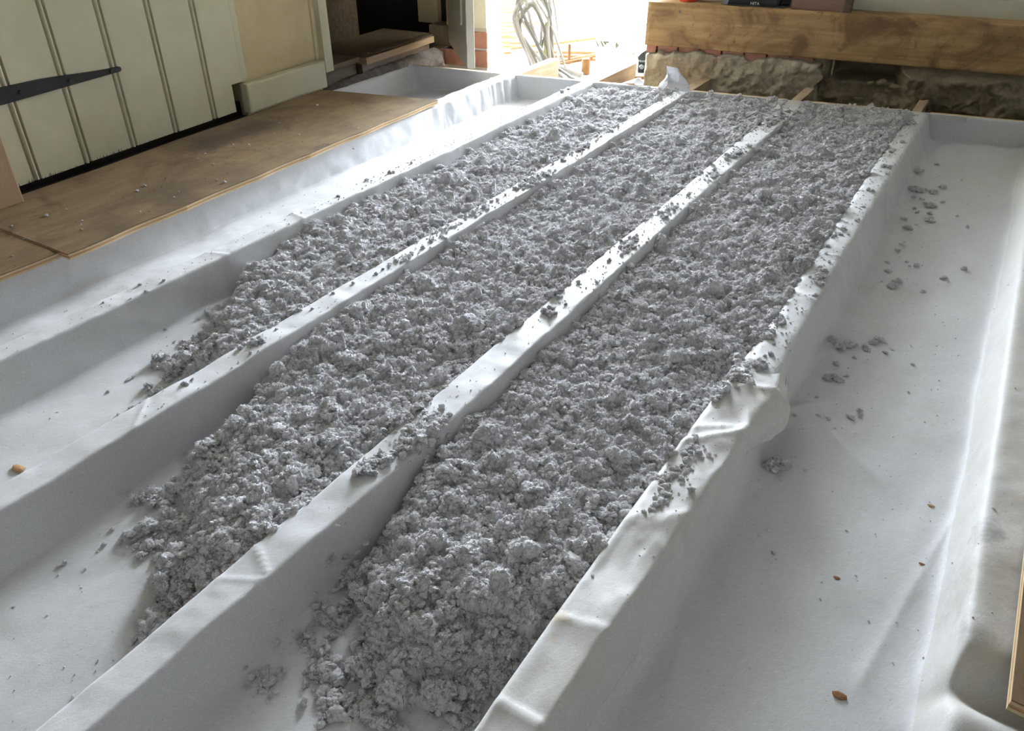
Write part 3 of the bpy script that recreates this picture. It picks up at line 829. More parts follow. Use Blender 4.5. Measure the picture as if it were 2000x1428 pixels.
# ================================================================ CELLULOSE
def clump_mesh(seed, sub=4, flakes=420):
    r = np.random.RandomState(seed)
    bm = bmesh.new(); bmesh.ops.create_icosphere(bm, subdivisions=sub, radius=1.0)
    V = np.array([v.co for v in bm.verts]); F = [tuple(v.index for v in f.verts) for f in bm.faces]; bm.free()
    D = V / np.linalg.norm(V, axis=1, keepdims=True)
    K = 9
    C = r.normal(size=(K, 3)); C = C / np.linalg.norm(C, axis=1, keepdims=True) * r.uniform(0.25, 0.62, (K, 1)); C[:, 2] *= 0.7
    S = r.uniform(0.30, 0.5, K)
    rad = np.full(len(D), 0.35)
    for c, s in zip(C, S):
        b = D @ c; disc = b * b - (c @ c - s * s)
        rad = np.where(disc > 0, np.maximum(rad, b + np.sqrt(np.maximum(disc, 0))), rad)
    for n, rho, am in ((90, 0.34, 0.20), (420, 0.16, 0.12), (1200, 0.09, 0.05)):
        Q = r.normal(size=(n, 3)); Q /= np.linalg.norm(Q, axis=1, keepdims=True)
        a = np.arccos(np.clip(D @ Q.T, -1, 1)) / (rho * r.uniform(0.6, 1.2, n))
        rad = rad + (am * np.sqrt(np.maximum(0, 1 - a * a))).max(1)
    rad += (0.035 if sub > 3 else 0.085) * r.normal(size=len(D))
    P = D * rad[:, None]; P[:, 2] *= 0.85
    P /= np.percentile(np.linalg.norm(P[:, :2], axis=1), 97)
    v = P.tolist(); f = list(F)
    for k in range(flakes):                       # shreds of paper fibre
        i = r.randint(len(P)); p = P[i]; n = D[i]
        t = r.normal(size=3); t -= n * (t @ n) * 0.4; t /= np.linalg.norm(t); u = np.cross(t, r.normal(size=3)); u /= np.linalg.norm(u)
        l = r.uniform(0.05, 0.15); w = r.uniform(0.02, 0.06); q = p + n * r.uniform(0.0, 0.07)
        k0 = len(v); v += [(q - t * l - u * w).tolist(), (q + t * l * .2 + u * w).tolist(), (q + t * l + n * l * .4).tolist()]; f.append((k0, k0 + 1, k0 + 2))
    me = bpy.data.meshes.new('cellulose_tuft'); me.from_pydata(v, [], f); me.materials.append(MAT['cellulose']); me.materials.append(MAT['paper_fibre'])
    if sub > 3: me.shade_smooth()
    me.polygons.foreach_set('material_index', np.array([0] * len(F) + [1] * flakes, np.int32)); me.update()
    return me
def tuft_mesh(seed):
    # a ragged loose tuft: lobed core bristling with shreds
    me = clump_mesh(seed, 4, 1)
    r = np.random.RandomState(seed + 1)
    v = np.array([q.co for q in me.vertices]); f = [tuple(p.vertices) for p in me.polygons]
    k3 = np.random.RandomState(seed + 5).normal(size=3); k3 /= np.linalg.norm(k3)
    lob = 0.75 + 0.32 * np.sin(v @ k3 * 4.5 + seed) + 0.16 * np.sin(v[:, 0] * 9 + seed * 2) * np.cos(v[:, 1] * 8)
    v = v * np.clip(lob, 0.35, 1.3)[:, None]; v = (v + 0.045 * r.normal(size=v.shape)).tolist(); nF = len(f)
    P = np.array(v)
    for k in range(520):
        i = r.randint(len(P)); p = P[i]; n = p / (np.linalg.norm(p) + 1e-6)
        t = r.normal(size=3) + n * 0.7; t /= np.linalg.norm(t); u = np.cross(t, r.normal(size=3)); u /= np.linalg.norm(u)
        l = r.uniform(0.08, 0.30); w = r.uniform(0.02, 0.07); k0 = len(v)
        v += [(p - u * w).tolist(), (p + u * w).tolist(), (p + t * l + u * w * .5).tolist(), (p + t * l - u * w * .4).tolist()]; f.append((k0, k0 + 1, k0 + 2, k0 + 3))
    m2 = bpy.data.meshes.new('cellulose_tuft'); m2.from_pydata(v, [], f); m2.materials.append(MAT['cellulose']); m2.materials.append(MAT['paper_fibre']); m2.shade_smooth()
    m2.polygons.foreach_set('material_index', np.array([0] * nF + [1] * 520, np.int32)); m2.update()
    return m2
CLT = [tuft_mesh(400 + k) for k in range(8)]

CL = [clump_mesh(100 + k) for k in range(3)] + CLT[:5]
CLS = [clump_mesh(200 + k, 3, 220) for k in range(6)]
def fuzz_mesh(seed, n=70):
    # a pinch of loose paper fibres
    r = np.random.RandomState(seed); v = []; f = []
    for k in range(n):
        c = r.normal(size=3); c *= r.uniform(0.2, 1.0) / np.linalg.norm(c); c[2] *= 0.7
        t = r.normal(size=3) + c * 0.6; t /= np.linalg.norm(t); u = np.cross(t, r.normal(size=3)); u /= np.linalg.norm(u)
        l = r.uniform(0.2, 0.7); w = r.uniform(0.04, 0.14); k0 = len(v)
        v += [(c - u * w).tolist(), (c + u * w).tolist(), (c + t * l + u * w * .7 + r.normal(size=3) * .05).tolist(), (c + t * l - u * w * .7).tolist()]; f.append((k0, k0 + 1, k0 + 2, k0 + 3))
    me = bpy.data.meshes.new('fibre_pinch'); me.from_pydata(v, [], f); me.materials.append(MAT['paper_fibre']); me.update()
    return me
CLF = [fuzz_mesh(300 + k) for k in range(5)]
lib = bpy.data.collections.new('tuft_variants')
for k, me in enumerate(CL + CLS + CLF):
    o = bpy.data.objects.new('tuft_variant_%02d' % k, me); lib.objects.link(o)

def gn_group():
    g = bpy.data.node_groups.new('scatter_tufts', 'GeometryNodeTree')
    g.interface.new_socket('Geometry', in_out='INPUT', socket_type='NodeSocketGeometry')
    g.interface.new_socket('Geometry', in_out='OUTPUT', socket_type='NodeSocketGeometry')
    n = g.nodes; l = g.links.new
    gi = n.new('NodeGroupInput'); go = n.new('NodeGroupOutput')
    def attr(name, typ):
        a = n.new('GeometryNodeInputNamedAttribute'); a.data_type = typ; a.inputs['Name'].default_value = name
        return a.outputs['Attribute']
    ip = n.new('GeometryNodeInstanceOnPoints')
    ci_ = n.new('GeometryNodeCollectionInfo'); ci_.inputs['Collection'].default_value = lib
    ci_.inputs['Separate Children'].default_value = True; ci_.inputs['Reset Children'].default_value = True
    l(gi.outputs[0], ip.inputs['Points']); l(attr('seed', 'BOOLEAN'), ip.inputs['Selection'])
    l(ci_.outputs[0], ip.inputs['Instance']); ip.inputs['Pick Instance'].default_value = True
    l(attr('idx', 'INT'), ip.inputs['Instance Index'])
    e2r = n.new('FunctionNodeEulerToRotation'); l(attr('rot', 'FLOAT_VECTOR'), e2r.inputs[0]); l(e2r.outputs[0], ip.inputs['Rotation'])
    l(attr('scl', 'FLOAT_VECTOR'), ip.inputs['Scale'])
    j = n.new('GeometryNodeJoinGeometry'); l(ip.outputs[0], j.inputs[0]); l(gi.outputs[0], j.inputs[0])
    l(j.outputs[0], go.inputs[0])
    return g
GN = gn_group()

def splat(H, dx, dy, n, rlo, rhi, k, r, on_top, mask=None, sink=0.35):
    nx, ny = H.shape
    px = r.rand(n) * (nx - 1); py = r.rand(n) * (ny - 1); rr = rlo + (rhi - rlo) * r.rand(n) ** 1.6
    for x, y, q in zip(px, py, rr):
        ix, iy = int(x), int(y)
        if mask is not None and mask[ix, iy] < 0.15: continue
        ax, ay = int(q / dx) + 1, int(q / dy) + 1
        x0, x1, y0, y1 = max(0, ix - ax), min(nx, ix + ax + 1), max(0, iy - ay), min(ny, iy + ay + 1)
        gx = (np.arange(x0, x1) - x)[:, None] * dx; gy = (np.arange(y0, y1) - y)[None, :] * dy
        d2 = q * q - gx * gx - gy * gy
        top = np.sqrt(np.maximum(d2, 0)) * k
        base = H[ix, iy] - q * sink
        blk = H[x0:x1, y0:y1]
        np.maximum(blk, np.where(d2 > 0, base + top, -1), out=blk)
def fill_bay(bi, front, lev0, lev1, label, seed):
    r = np.random.RandomState(seed)
    jl, jr = bi, bi + 1                    # between joist jl (its right edge) and jr (its left edge)
    ys = min(p[1] for p in front) - 0.05; dy = 0.0021
    ymax = 3.32
    ny = int((ymax - ys) / dy); nx = 172
    yv = ys + np.arange(ny) * dy
    R = jedges(jl, yv)[1] + 0.002; L = jedges(jr, yv)[0] + 0.004
    s = np.linspace(0, 1, nx)[:, None]
    Xf = R[None, :] * (1 - s) + L[None, :] * s
    Yf = np.broadcast_to(yv[None, :], Xf.shape).copy()
    dx = float((L - R).mean() / (nx - 1))
    # front line y = f(s)
    fs = np.array(sorted([((p[0] - float(np.interp(p[1], yv, R))) / float(np.interp(p[1], yv, L - R)), p[1]) for p in front]))
    yf = np.interp(s[:, 0], fs[:, 0], fs[:, 1])[:, None]
    vA, vB = VN(seed + 3), VN(seed + 4)
    yf = yf + 0.05 * fbm(vA, Xf * 18, Yf * 18, 3)
    ramp = sstep(-0.01, 0.17, Yf - yf)
    level = (lev0 + (lev1 - lev0) * s) + 0.016 * fbm(vB, Xf * 6, Yf * 6, 3)
    level = level + 0.012 * sstep(2.6, 3.1, Yf)
    base = ZF + 0.004 + (level - 0.015 - ZF - 0.004) * ramp
    H = base.copy()
    m = sstep(-0.03, 0.06, Yf - yf)
    area = (L - R).mean() * (ymax - ys)
    splat(H, dx, dy, int(area / (math.pi * 0.012 ** 2) * 0.6), 0.006, 0.020, 0.92, r, True, m, 0.28)
    splat(H, dx, dy, int(area / (math.pi * 0.014 ** 2) * 0.45), 0.007, 0.017, 0.9, r, True, m * sstep(1.1, 2.2, Yf), 0.25)
    H += 0.012 * fbm(VN(seed + 7), Xf * 62, Yf * 62, 4) * (m > 0.1)
    splat(H, dx, dy, int(area / (math.pi * 0.005 ** 2) * 0.8), 0.003, 0.0072, 0.95, r, True, m, 0.38)
    splat(H, dx, dy, int(area / (math.pi * 0.0034 ** 2) * 0.8), 0.0022, 0.0042, 1.0, r, True, m, 0.38)
    H += 0.0014 * r.normal(size=H.shape) * (m > 0.1)
    Xf = Xf + 0.0008 * r.normal(size=Xf.shape); Yf = Yf + 0.0008 * r.normal(size=Yf.shape)
    keep = (m > 0.10) & (H > ZF + 0.006) & (Yf < yend(Xf) - 0.003)
    Hc = np.where(keep, H, ZF - 0.02)
    idx = np.arange(nx * ny).reshape(nx, ny)
    q = np.stack([idx[:-1, :-1], idx[1:, :-1], idx[1:, 1:], idx[:-1, 1:]], -1).reshape(-1, 4)
    kq = keep.reshape(-1)[q].any(1); q = q[kq]
    used = np.unique(q); remap = -np.ones(nx * ny, int); remap[used] = np.arange(len(used))
    Pv = np.stack([Xf.reshape(-1), Yf.reshape(-1), Hc.reshape(-1)], -1)[used]
    q = remap[q]
    me = bpy.data.meshes.new('cellulose_insulation')
    c = np.array([(R.mean() + L.mean()) / 2, 1.8, ZF])
    Pl = Pv - c
    me.vertices.add(len(Pl)); me.vertices.foreach_set('co', Pl.astype(np.float32).ravel())
    me.loops.add(q.size); me.loops.foreach_set('vertex_index', q.ravel().astype(np.int32))
    me.polygons.add(len(q)); me.polygons.foreach_set('loop_start', (np.arange(len(q)) * 4).astype(np.int32)); me.polygons.foreach_set('loop_total', np.full(len(q), 4, np.int32))
    me.update(calc_edges=True); me.validate(); me.shade_smooth()
    me.materials.append(MAT['cellulose'])
    n = len(Pl)
    # seeds for loose tufts on the surface: all over, thicker towards the near spill
    d_front = (Yf - yf).reshape(-1)[used]; kk = keep.reshape(-1)[used]
    cand = np.where(kk)[0]
    eg = (np.minimum(s, 1 - s) + 0 * Xf).reshape(-1)[used][cand] * float((L - R).mean())
    w = (0.6 + 1.2 * np.exp(-np.maximum(d_front[cand], 0) / 0.25)) * (1 + 2.0 * np.exp(-eg / 0.008))
    nt, nf = int(area * 30000), int(area * 16000)
    pick = r.choice(cand, size=min(nt + nf, len(cand)), replace=False, p=w / w.sum())
    seed_a = np.zeros(n, bool); seed_a[pick] = True
    fuzz = np.ones(n, bool); fuzz[pick[:nt]] = False
    sc = 0.0024 + 0.0046 * r.rand(n) ** 1.7 + 0.0010 * np.clip((Pv[:, 1] - 1.0) / 1.5, 0, 1)
    big = r.rand(n) < 0.010 + 0.008 * np.clip((Pv[:, 1] - 1.0) / 1.5, 0, 1); sc = np.where(big, r.uniform(0.007, 0.015, n), sc)
    edge = np.minimum(s, 1 - s) + 0 * Xf; edge = edge.reshape(-1)[used] * float((L - R).mean())
    sc = np.minimum(sc, 0.004 + edge * 0.8)
    sc = np.where(fuzz, r.uniform(0.0018, 0.0046, n), sc)
    idx_a = np.where(sc > 0.008, r.randint(0, len(CL), n), len(CL) + r.randint(0, len(CLS), n))
    idx_a = np.where(fuzz, len(CL) + len(CLS) + r.randint(0, len(CLF), n), idx_a).astype(np.int32)
    sv = np.stack([sc * r.uniform(.8, 1.25, n), sc * r.uniform(.8, 1.25, n), sc * r.uniform(.65, 1.0, n)], -1)
    tl = np.where(fuzz, 3.0, 0.35); rot = np.stack([r.normal(0, 1, n) * tl, r.normal(0, 1, n) * tl, r.uniform(0, 6.28, n)], -1)
    for nm, ty, arr, key in (('seed', 'BOOLEAN', seed_a, 'value'), ('idx', 'INT', idx_a, 'value'), ('scl', 'FLOAT_VECTOR', sv.astype(np.float32).ravel(), 'vector'), ('rot', 'FLOAT_VECTOR', rot.astype(np.float32).ravel(), 'vector')):
        a = me.attributes.new(nm, ty, 'POINT'); a.data.foreach_set(key, arr)
    o = bpy.data.objects.new('cellulose_insulation', me); o.location = c
    link(o)
    md = o.modifiers.new('tufts', 'NODES'); md.node_group = GN
    tag(o, label, 'insulation', None, 'stuff')
    return Pv, q
F1 = [(-1.28, 0.80), (-1.16, 0.72), (-1.34, 0.90), (-1.378, 0.95), (-1.423, 1.03), (-1.455, 1.16), (-1.466, 1.34)]
F2 = [(-1.06, 0.80), (-1.03, 0.70), (-1.012, 0.62), (-0.99, 0.545), (-0.93, 0.505), (-0.885, 0.45), (-0.843, 0.40), (-0.79, 0.345), (-0.735, 0.30)]
F3 = [(-0.628, 0.72), (-0.615, 0.60), (-0.59, 0.53), (-0.542, 0.485), (-0.50, 0.42), (-0.435, 0.42), (-0.399, 0.455), (-0.347, 0.46), (-0.306, 0.51)]
BV = []
BV.append(fill_bay(1, F1, -0.026, -0.004, 'grey fluffy cellulose filling the leftmost of the three filled bays', 11))
BV.append(fill_bay(2, F2, -0.018, 0.001, 'grey fluffy cellulose filling the middle of the three filled bays', 22))
BV.append(fill_bay(3, F3, -0.016, 0.002, 'grey fluffy cellulose filling the bay nearest the empty right-hand bay', 33))

# surfaces to rest loose tufts on
from mathutils.bvhtree import BVHTree
bpy.context.view_layer.update()
def bvh():
    vs_, fs_ = [], []
    for o in mem.children:
        k = len(vs_); mw = wpos(o)
        vs_ += [v.co + mw for v in o.data.vertices]; fs_ += [tuple(i + k for i in p.vertices) for p in o.data.polygons]
    for (P, q) in BV:
        k = len(vs_); vs_ += [Vector(p) for p in P]; fs_ += (q + k).tolist()
    return BVHTree.FromPolygons(vs_, fs_)
TREE = bvh()
def top(x, y, default=0.0):
    h = TREE.ray_cast(Vector((x, y, 0.4)), Vector((0, 0, -1)))
    return h[0].z if h[0] is not None else default
SP_J3 = [(-0.656, 0.792, 0.035, 0.05, 170, 0.003, 0.01), (-0.654, 0.754, 0.03, 0.03, 60, 0.003, 0.008), (-0.663, 0.829, 0.03, 0.03, 70, 0.003, 0.008), (-0.676, 0.688, 0.02, 0.025, 40, 0.003, 0.009), (-0.678, 1.266, 0.02, 0.02, 30, 0.003, 0.008), (-0.668, 1.648, 0.02, 0.06, 50, 0.0025, 0.007), (-0.673, 1.893, 0.02, 0.06, 40, 0.0025, 0.007), (-0.664, 2.473, 0.025, 0.09, 60, 0.003, 0.009), (-0.672, 2.943, 0.03, 0.12, 120, 0.004, 0.012), (-0.662, 2.224, 0.02, 0.06, 30, 0.003, 0.007)]
SP_J2 = [(-1.099, 1.932, 0.03, 0.1, 110, 0.003, 0.009), (-1.121, 2.255, 0.03, 0.1, 80, 0.003, 0.009), (-1.104, 1.651, 0.02, 0.08, 50, 0.003, 0.007), (-1.128, 2.46, 0.03, 0.12, 60, 0.003, 0.009), (-1.107, 1.489, 0.02, 0.06, 40, 0.0025, 0.006), (-1.093, 1.304, 0.02, 0.05, 30, 0.0025, 0.006), (-1.108, 0.852, 0.015, 0.02, 25, 0.003, 0.008)]
SP_J4 = [(-0.241, 1.278, 0.02, 0.015, 50, 0.003, 0.009), (-0.26, 1.215, 0.02, 0.025, 70, 0.003, 0.01), (-0.274, 1.144, 0.015, 0.02, 40, 0.004, 0.01), (-0.256, 0.902, 0.02, 0.04, 60, 0.002, 0.006), (-0.252, 0.969, 0.02, 0.03, 40, 0.002, 0.006), (-0.266, 1.395, 0.015, 0.02, 40, 0.003, 0.009), (-0.232, 1.719, 0.015, 0.03, 30, 0.003, 0.009), (-0.254, 1.462, 0.015, 0.03, 30, 0.002, 0.006), (-0.257, 3.181, 0.02, 0.06, 50, 0.004, 0.01), (-0.25, 2.012, 0.015, 0.06, 25, 0.002, 0.006), (-0.255, 0.837, 0.012, 0.04, 30, 0.002, 0.007)]
SP_B1 = [(-1.316, 0.802, 0.05, 0.03, 90, 0.003, 0.012), (-1.336, 0.885, 0.04, 0.04, 90, 0.004, 0.012), (-1.264, 0.723, 0.03, 0.02, 30, 0.002, 0.007), (-1.407, 1.004, 0.03, 0.05, 60, 0.004, 0.012), (-1.246, 0.657, 0.02, 0.02, 25, 0.002, 0.008)]
SP_B2 = [(-1.007, 0.513, 0.03, 0.03, 70, 0.004, 0.014), (-0.935, 0.487, 0.04, 0.03, 90, 0.004, 0.013), (-0.916, 0.435, 0.03, 0.03, 40, 0.003, 0.01), (-0.832, 0.414, 0.03, 0.03, 90, 0.004, 0.013), (-0.788, 0.345, 0.03, 0.02, 60, 0.003, 0.01), (-1.008, 0.62, 0.03, 0.04, 70, 0.004, 0.013), (-0.962, 0.432, 0.02, 0.02, 20, 0.002, 0.009)]
SP_B3 = [(-0.589, 0.487, 0.03, 0.03, 60, 0.003, 0.01), (-0.533, 0.415, 0.03, 0.02, 90, 0.003, 0.011), (-0.433, 0.396, 0.05, 0.015, 90, 0.003, 0.011), (-0.347, 0.449, 0.04, 0.012, 70, 0.003, 0.01), (-0.493, 0.38, 0.03, 0.02, 60, 0.003, 0.01), (-0.593, 0.361, 0.025, 0.02, 60, 0.0015, 0.006), (-0.587, 0.433, 0.03, 0.02, 40, 0.002, 0.006), (-0.608, 0.562, 0.03, 0.04, 60, 0.003, 0.01)]
TUFTS = {
'R':'-0.161,2.848,17.0 -0.148,2.677,17.8 -0.129,2.683,14.5 -0.116,2.707,8.1 -0.092,2.695,14.5 -0.073,2.758,15.5 -0.139,2.623,9.5 -0.115,2.620,7.9 -0.085,2.569,17.1 -0.123,2.533,6.9 -0.111,2.504,9.2 -0.056,2.621,7.8 -0.069,2.454,16.4 -0.077,2.514,9.9 -0.136,2.428,9.7 -0.115,2.369,13.2 -0.099,2.409,4.4 -0.005,2.537,5.3 0.029,2.464,5.9 -0.027,2.872,4.2 -0.116,3.002,7.0 -0.116,2.235,5.6 -0.109,2.258,3.5 -0.106,2.224,4.2 -0.114,2.186,8.3 -0.105,2.153,3.4 -0.084,2.130,5.4 -0.126,2.099,6.7 -0.059,2.111,9.3 -0.073,2.105,5.3 -0.046,2.124,2.7 -0.116,2.043,7.9 0.048,2.148,9.2 0.011,2.069,8.4 -0.024,1.972,6.3 -0.091,1.960,13.9 -0.083,1.994,11.5 -0.068,2.029,2.6 -0.119,1.977,3.2 -0.161,1.613,12.4 -0.140,1.591,13.8 -0.126,1.614,12.3 -0.091,1.618,10.5 -0.082,1.652,11.2 -0.075,1.670,10.7 -0.105,1.572,4.9 -0.052,1.622,6.0 -0.057,1.666,3.9 -0.041,1.646,3.3 -0.132,1.526,8.1 -0.136,1.461,11.5 -0.126,1.472,11.5 -0.114,1.471,10.4 -0.105,1.496,5.3 -0.138,1.379,4.0 -0.159,1.280,5.3 -0.120,1.306,5.3 -0.102,1.312,5.3 -0.066,1.348,8.3 -0.058,1.379,6.4 -0.053,1.364,5.4 -0.085,1.290,2.4 0.004,1.607,3.8 0.013,1.499,3.1 -0.177,1.121,17.0 -0.163,1.135,18.0 -0.103,1.144,4.0 -0.133,1.098,3.5 -0.137,1.064,2.6 -0.096,0.924,4.3 -0.115,0.969,3.6 -0.125,0.950,2.8',
'J4':'-0.244,2.583,11.0 -0.227,2.584,10.2 -0.223,2.520,7.7 -0.243,2.344,7.3 -0.228,2.339,7.3 -0.229,2.206,5.6 -0.225,2.099,6.7 -0.243,2.023,7.8 -0.246,1.989,6.5 -0.256,1.958,6.4 -0.226,1.998,3.9 -0.255,1.899,5.6 -0.248,1.849,4.9 -0.230,1.804,4.8 -0.232,1.742,10.5 -0.224,1.733,7.0 -0.218,1.680,9.7 -0.217,1.623,7.8 -0.247,2.936,6.9 -0.233,2.863,8.5 -0.247,2.744,10.7 -0.241,2.773,6.6 -0.235,3.112,10.9 -0.264,1.404,8.2 -0.253,1.414,7.2 -0.239,1.271,7.6 -0.231,1.280,7.6 -0.263,1.193,10.2 -0.254,1.211,8.4 -0.249,1.232,6.6 -0.249,1.169,4.5 -0.209,1.195,3.6 -0.221,1.396,3.5 -0.239,1.373,4.0 -0.247,1.455,5.7 -0.232,1.331,6.4 -0.241,1.321,4.4 -0.277,0.657,3.0 -0.222,0.963,3.2 -0.254,0.910,5.1 -0.266,0.911,5.1 -0.223,0.875,5.7 -0.269,0.872,6.2 -0.264,0.894,5.5 -0.243,0.966,4.9 -0.276,1.149,11.8 -0.279,1.104,9.7',
'J3':'-0.678,0.656,11.1 -0.671,0.668,12.7 -0.657,0.666,8.7 -0.662,0.707,13.7 -0.680,0.713,8.2 -0.649,0.775,17.6 -0.651,0.750,15.7 -0.646,0.801,15.3 -0.627,0.759,12.3 -0.668,0.781,12.7 -0.628,0.786,10.0 -0.669,1.246,13.8 -0.684,1.249,9.6 -0.683,1.405,8.0 -0.649,1.429,5.7 -0.674,1.545,7.2 -0.666,1.630,9.9 -0.672,1.688,8.9 -0.629,1.621,7.4 -0.638,1.687,6.3 -0.660,1.860,9.4 -0.662,1.936,8.3 -0.664,2.039,10.0 -0.672,2.275,9.3 -0.685,2.435,9.8 -0.651,2.556,11.7 -0.674,2.881,18.3 -0.671,2.959,18.7 -0.622,2.857,16.3 -0.620,2.952,14.8 -0.689,1.321,6.6 -0.662,1.305,4.9',
'J2':'-1.099,0.844,8.5 -1.095,0.856,8.5 -1.114,0.819,7.4 -1.085,0.817,4.9 -1.107,0.681,7.4 -1.108,0.698,4.2 -1.109,0.908,4.1 -1.107,1.008,4.3 -1.117,1.082,4.5 -1.111,1.142,5.1 -1.100,1.208,5.8 -1.101,1.233,4.7 -1.104,1.260,4.8 -1.095,1.306,5.5 -1.092,1.373,7.5 -1.099,1.418,7.6 -1.078,1.449,5.1 -1.104,1.508,5.2 -1.100,1.548,6.6 -1.089,1.604,5.4 -1.112,1.716,7.1 -1.102,1.835,8.8 -1.105,1.927,12.1 -1.097,1.950,10.6 -1.105,2.118,11.2 -1.122,2.256,11.7 -1.130,2.403,10.4 -1.123,2.490,10.7',
'J1':'-1.471,0.877,5.0 -1.448,0.879,5.6 -1.480,0.929,4.6 -1.592,0.939,5.3 -1.504,0.795,4.4 -1.511,0.890,5.1 -1.527,0.876,3.4 -1.496,1.856,7.9 -1.497,1.750,9.2 -1.490,1.760,6.2 -1.515,1.665,6.8 -1.499,1.523,5.7 -1.574,2.351,9.2 -1.556,2.443,7.5 -1.541,2.190,5.3 -1.504,2.849,10.3 -1.504,2.906,10.4',
'B1':'-1.359,0.790,16.2 -1.348,0.805,17.3 -1.337,0.821,13.1 -1.280,0.822,24.7 -1.290,0.853,14.2 -1.285,0.758,13.6 -1.284,0.776,11.6 -1.257,0.771,9.4 -1.294,0.717,12.3 -1.264,0.720,7.1 -1.253,0.656,8.9 -1.254,0.672,8.0 -1.354,0.715,6.3 -1.354,0.727,4.7 -1.349,0.666,4.6 -1.393,0.860,4.5 -1.352,0.776,8.6 -1.315,0.881,14.4 -1.324,0.907,15.8 -1.370,0.869,9.0',
'B2':'-0.953,0.461,17.0 -0.949,0.451,9.6 -0.969,0.431,10.4 -1.016,0.490,9.3 -0.923,0.433,10.2 -0.888,0.426,9.3 -1.003,0.349,5.8 -1.007,0.341,3.5 -0.986,0.403,4.8 -0.969,0.359,2.7 -0.792,0.327,10.5 -0.792,0.338,8.5 -0.796,0.316,5.6 -0.793,0.309,3.5 -0.837,0.346,2.9 -0.787,0.219,3.2 -1.003,0.431,4.0 -0.949,0.495,11.5 -1.022,0.523,10.3 -0.859,0.413,9.9 -0.834,0.406,9.0 -0.797,0.394,9.5 -0.780,0.396,7.3 -0.808,0.375,5.8 -0.952,0.432,5.6 -1.034,0.656,10.2',
'B3':'-0.582,0.472,11.3 -0.597,0.467,9.2 -0.601,0.458,6.4 -0.597,0.428,6.2 -0.595,0.362,10.6 -0.610,0.362,6.0 -0.626,0.359,4.7 -0.583,0.367,5.3 -0.344,0.452,10.1 -0.352,0.445,6.9 -0.337,0.462,7.0 -0.551,0.413,7.4 -0.531,0.410,8.6 -0.572,0.416,3.4 -0.564,0.456,7.0 -0.586,0.502,9.4 -0.534,0.464,8.3 -0.424,0.404,8.2 -0.444,0.390,5.0 -0.384,0.435,4.4 -0.593,0.409,2.7 -0.362,0.425,3.1',
'P':'-2.011,0.991,5.3 -2.008,1.044,3.4 -2.021,0.905,3.9 -1.959,1.489,5.4 -2.059,1.543,4.0 -2.036,1.498,4.7 -2.012,1.679,4.1 -2.057,1.654,3.3 -1.965,1.227,4.3 -1.980,1.263,5.0 -1.839,1.249,4.2 -1.856,1.280,4.2 -1.809,1.401,5.1 -1.843,1.402,3.7 -1.850,0.984,3.8 -1.904,1.020,3.3 -1.883,1.003,2.6 -1.827,1.135,2.7 -1.856,0.809,4.2 -2.155,2.145,3.8 -2.107,1.903,3.6 -1.954,1.844,3.4 -1.928,0.879,3.1 -1.832,2.000,3.5 -1.699,1.821,4.1',
'B0':'-1.728,0.825,3.6 -1.666,0.700,3.4 -1.542,0.802,2.8 -1.547,1.191,3.3 -1.589,1.519,3.7 -1.589,1.080,3.2 -1.544,0.876,2.9 -1.612,0.679,2.8',
}
ZL = {'R': ('loose grey cellulose tuft in the empty right bay', 'loose tufts in the empty right bay'),
      'J4': ('small grey tuft on the wide right joist cover', 'tufts on the wide joist cover'),
      'J3': ('grey tuft on the joist cover between right filled bays', 'tufts on the joist cover between right filled bays'),
      'J2': ('grey tuft on the joist cover between left filled bays', 'tufts on the joist cover between left filled bays'),
      'J1': ('tiny grey tuft on the left joist cover', 'tufts on the left joist cover'),
      'B1': ('grey cellulose tuft spilled at the near end of the leftmost filled bay', 'spilled tufts before the leftmost filled bay'),
      'B2': ('grey cellulose tuft spilled at the near end of the middle filled bay', 'spilled tufts before the middle filled bay'),
      'B3': ('grey cellulose tuft spilled at the near end of the right filled bay', 'spilled tufts before the right filled bay'),
      'P': ('pale crumb of insulation on the brown plywood', 'crumbs on the plywood'),
      'B0': ('tiny dark crumb on the lining of the bay beside the plywood', 'crumbs in the bay beside the plywood')}
ONE = {('R', 0): 'round dark tuft nearest the far corner of the empty right bay',
       ('R', 64): 'large fuzzy tuft tucked under the flared sheet hem, left half', ('R', 65): 'large fuzzy tuft tucked under the flared sheet hem, right half',
       ('R', 32): 'lone rounded tuft well to the right of the middle scatter in the empty right bay', ('R', 12): 'tall pointed tuft, lowest of the far cluster in the right bay',
       ('B1', 3): 'largest rounded spilled clump against the joist in the left filled bay',
       ('B2', 6): 'small dark tuft lying farthest left before the middle filled bay'}
trng = random.Random(5)
BAND = {'R': [(2.15, 'in the far cluster'), (1.62, 'in the middle scatter'), (1.25, 'in the near cluster'), (-9, 'beside the flared sheet hem')],
        'J4': [(2.3, 'near its far end'), (1.6, 'about midway'), (1.15, 'just beyond the creased sheet end'), (-9, 'on the near creased part')],
        'J3': [(2.3, 'near its far end'), (1.2, 'about midway'), (-9, 'on its near third')], 'J2': [(1.6, 'on its far half'), (-9, 'on its near half')], 'J1': [(1.5, 'on its far half'), (-9, 'on its near half')],
        'B1': [(-9, '')], 'B2': [(-9, '')], 'B3': [(-9, '')], 'P': [(1.5, 'on its far half'), (-9, 'on its near half')], 'B0': [(-9, '')]}
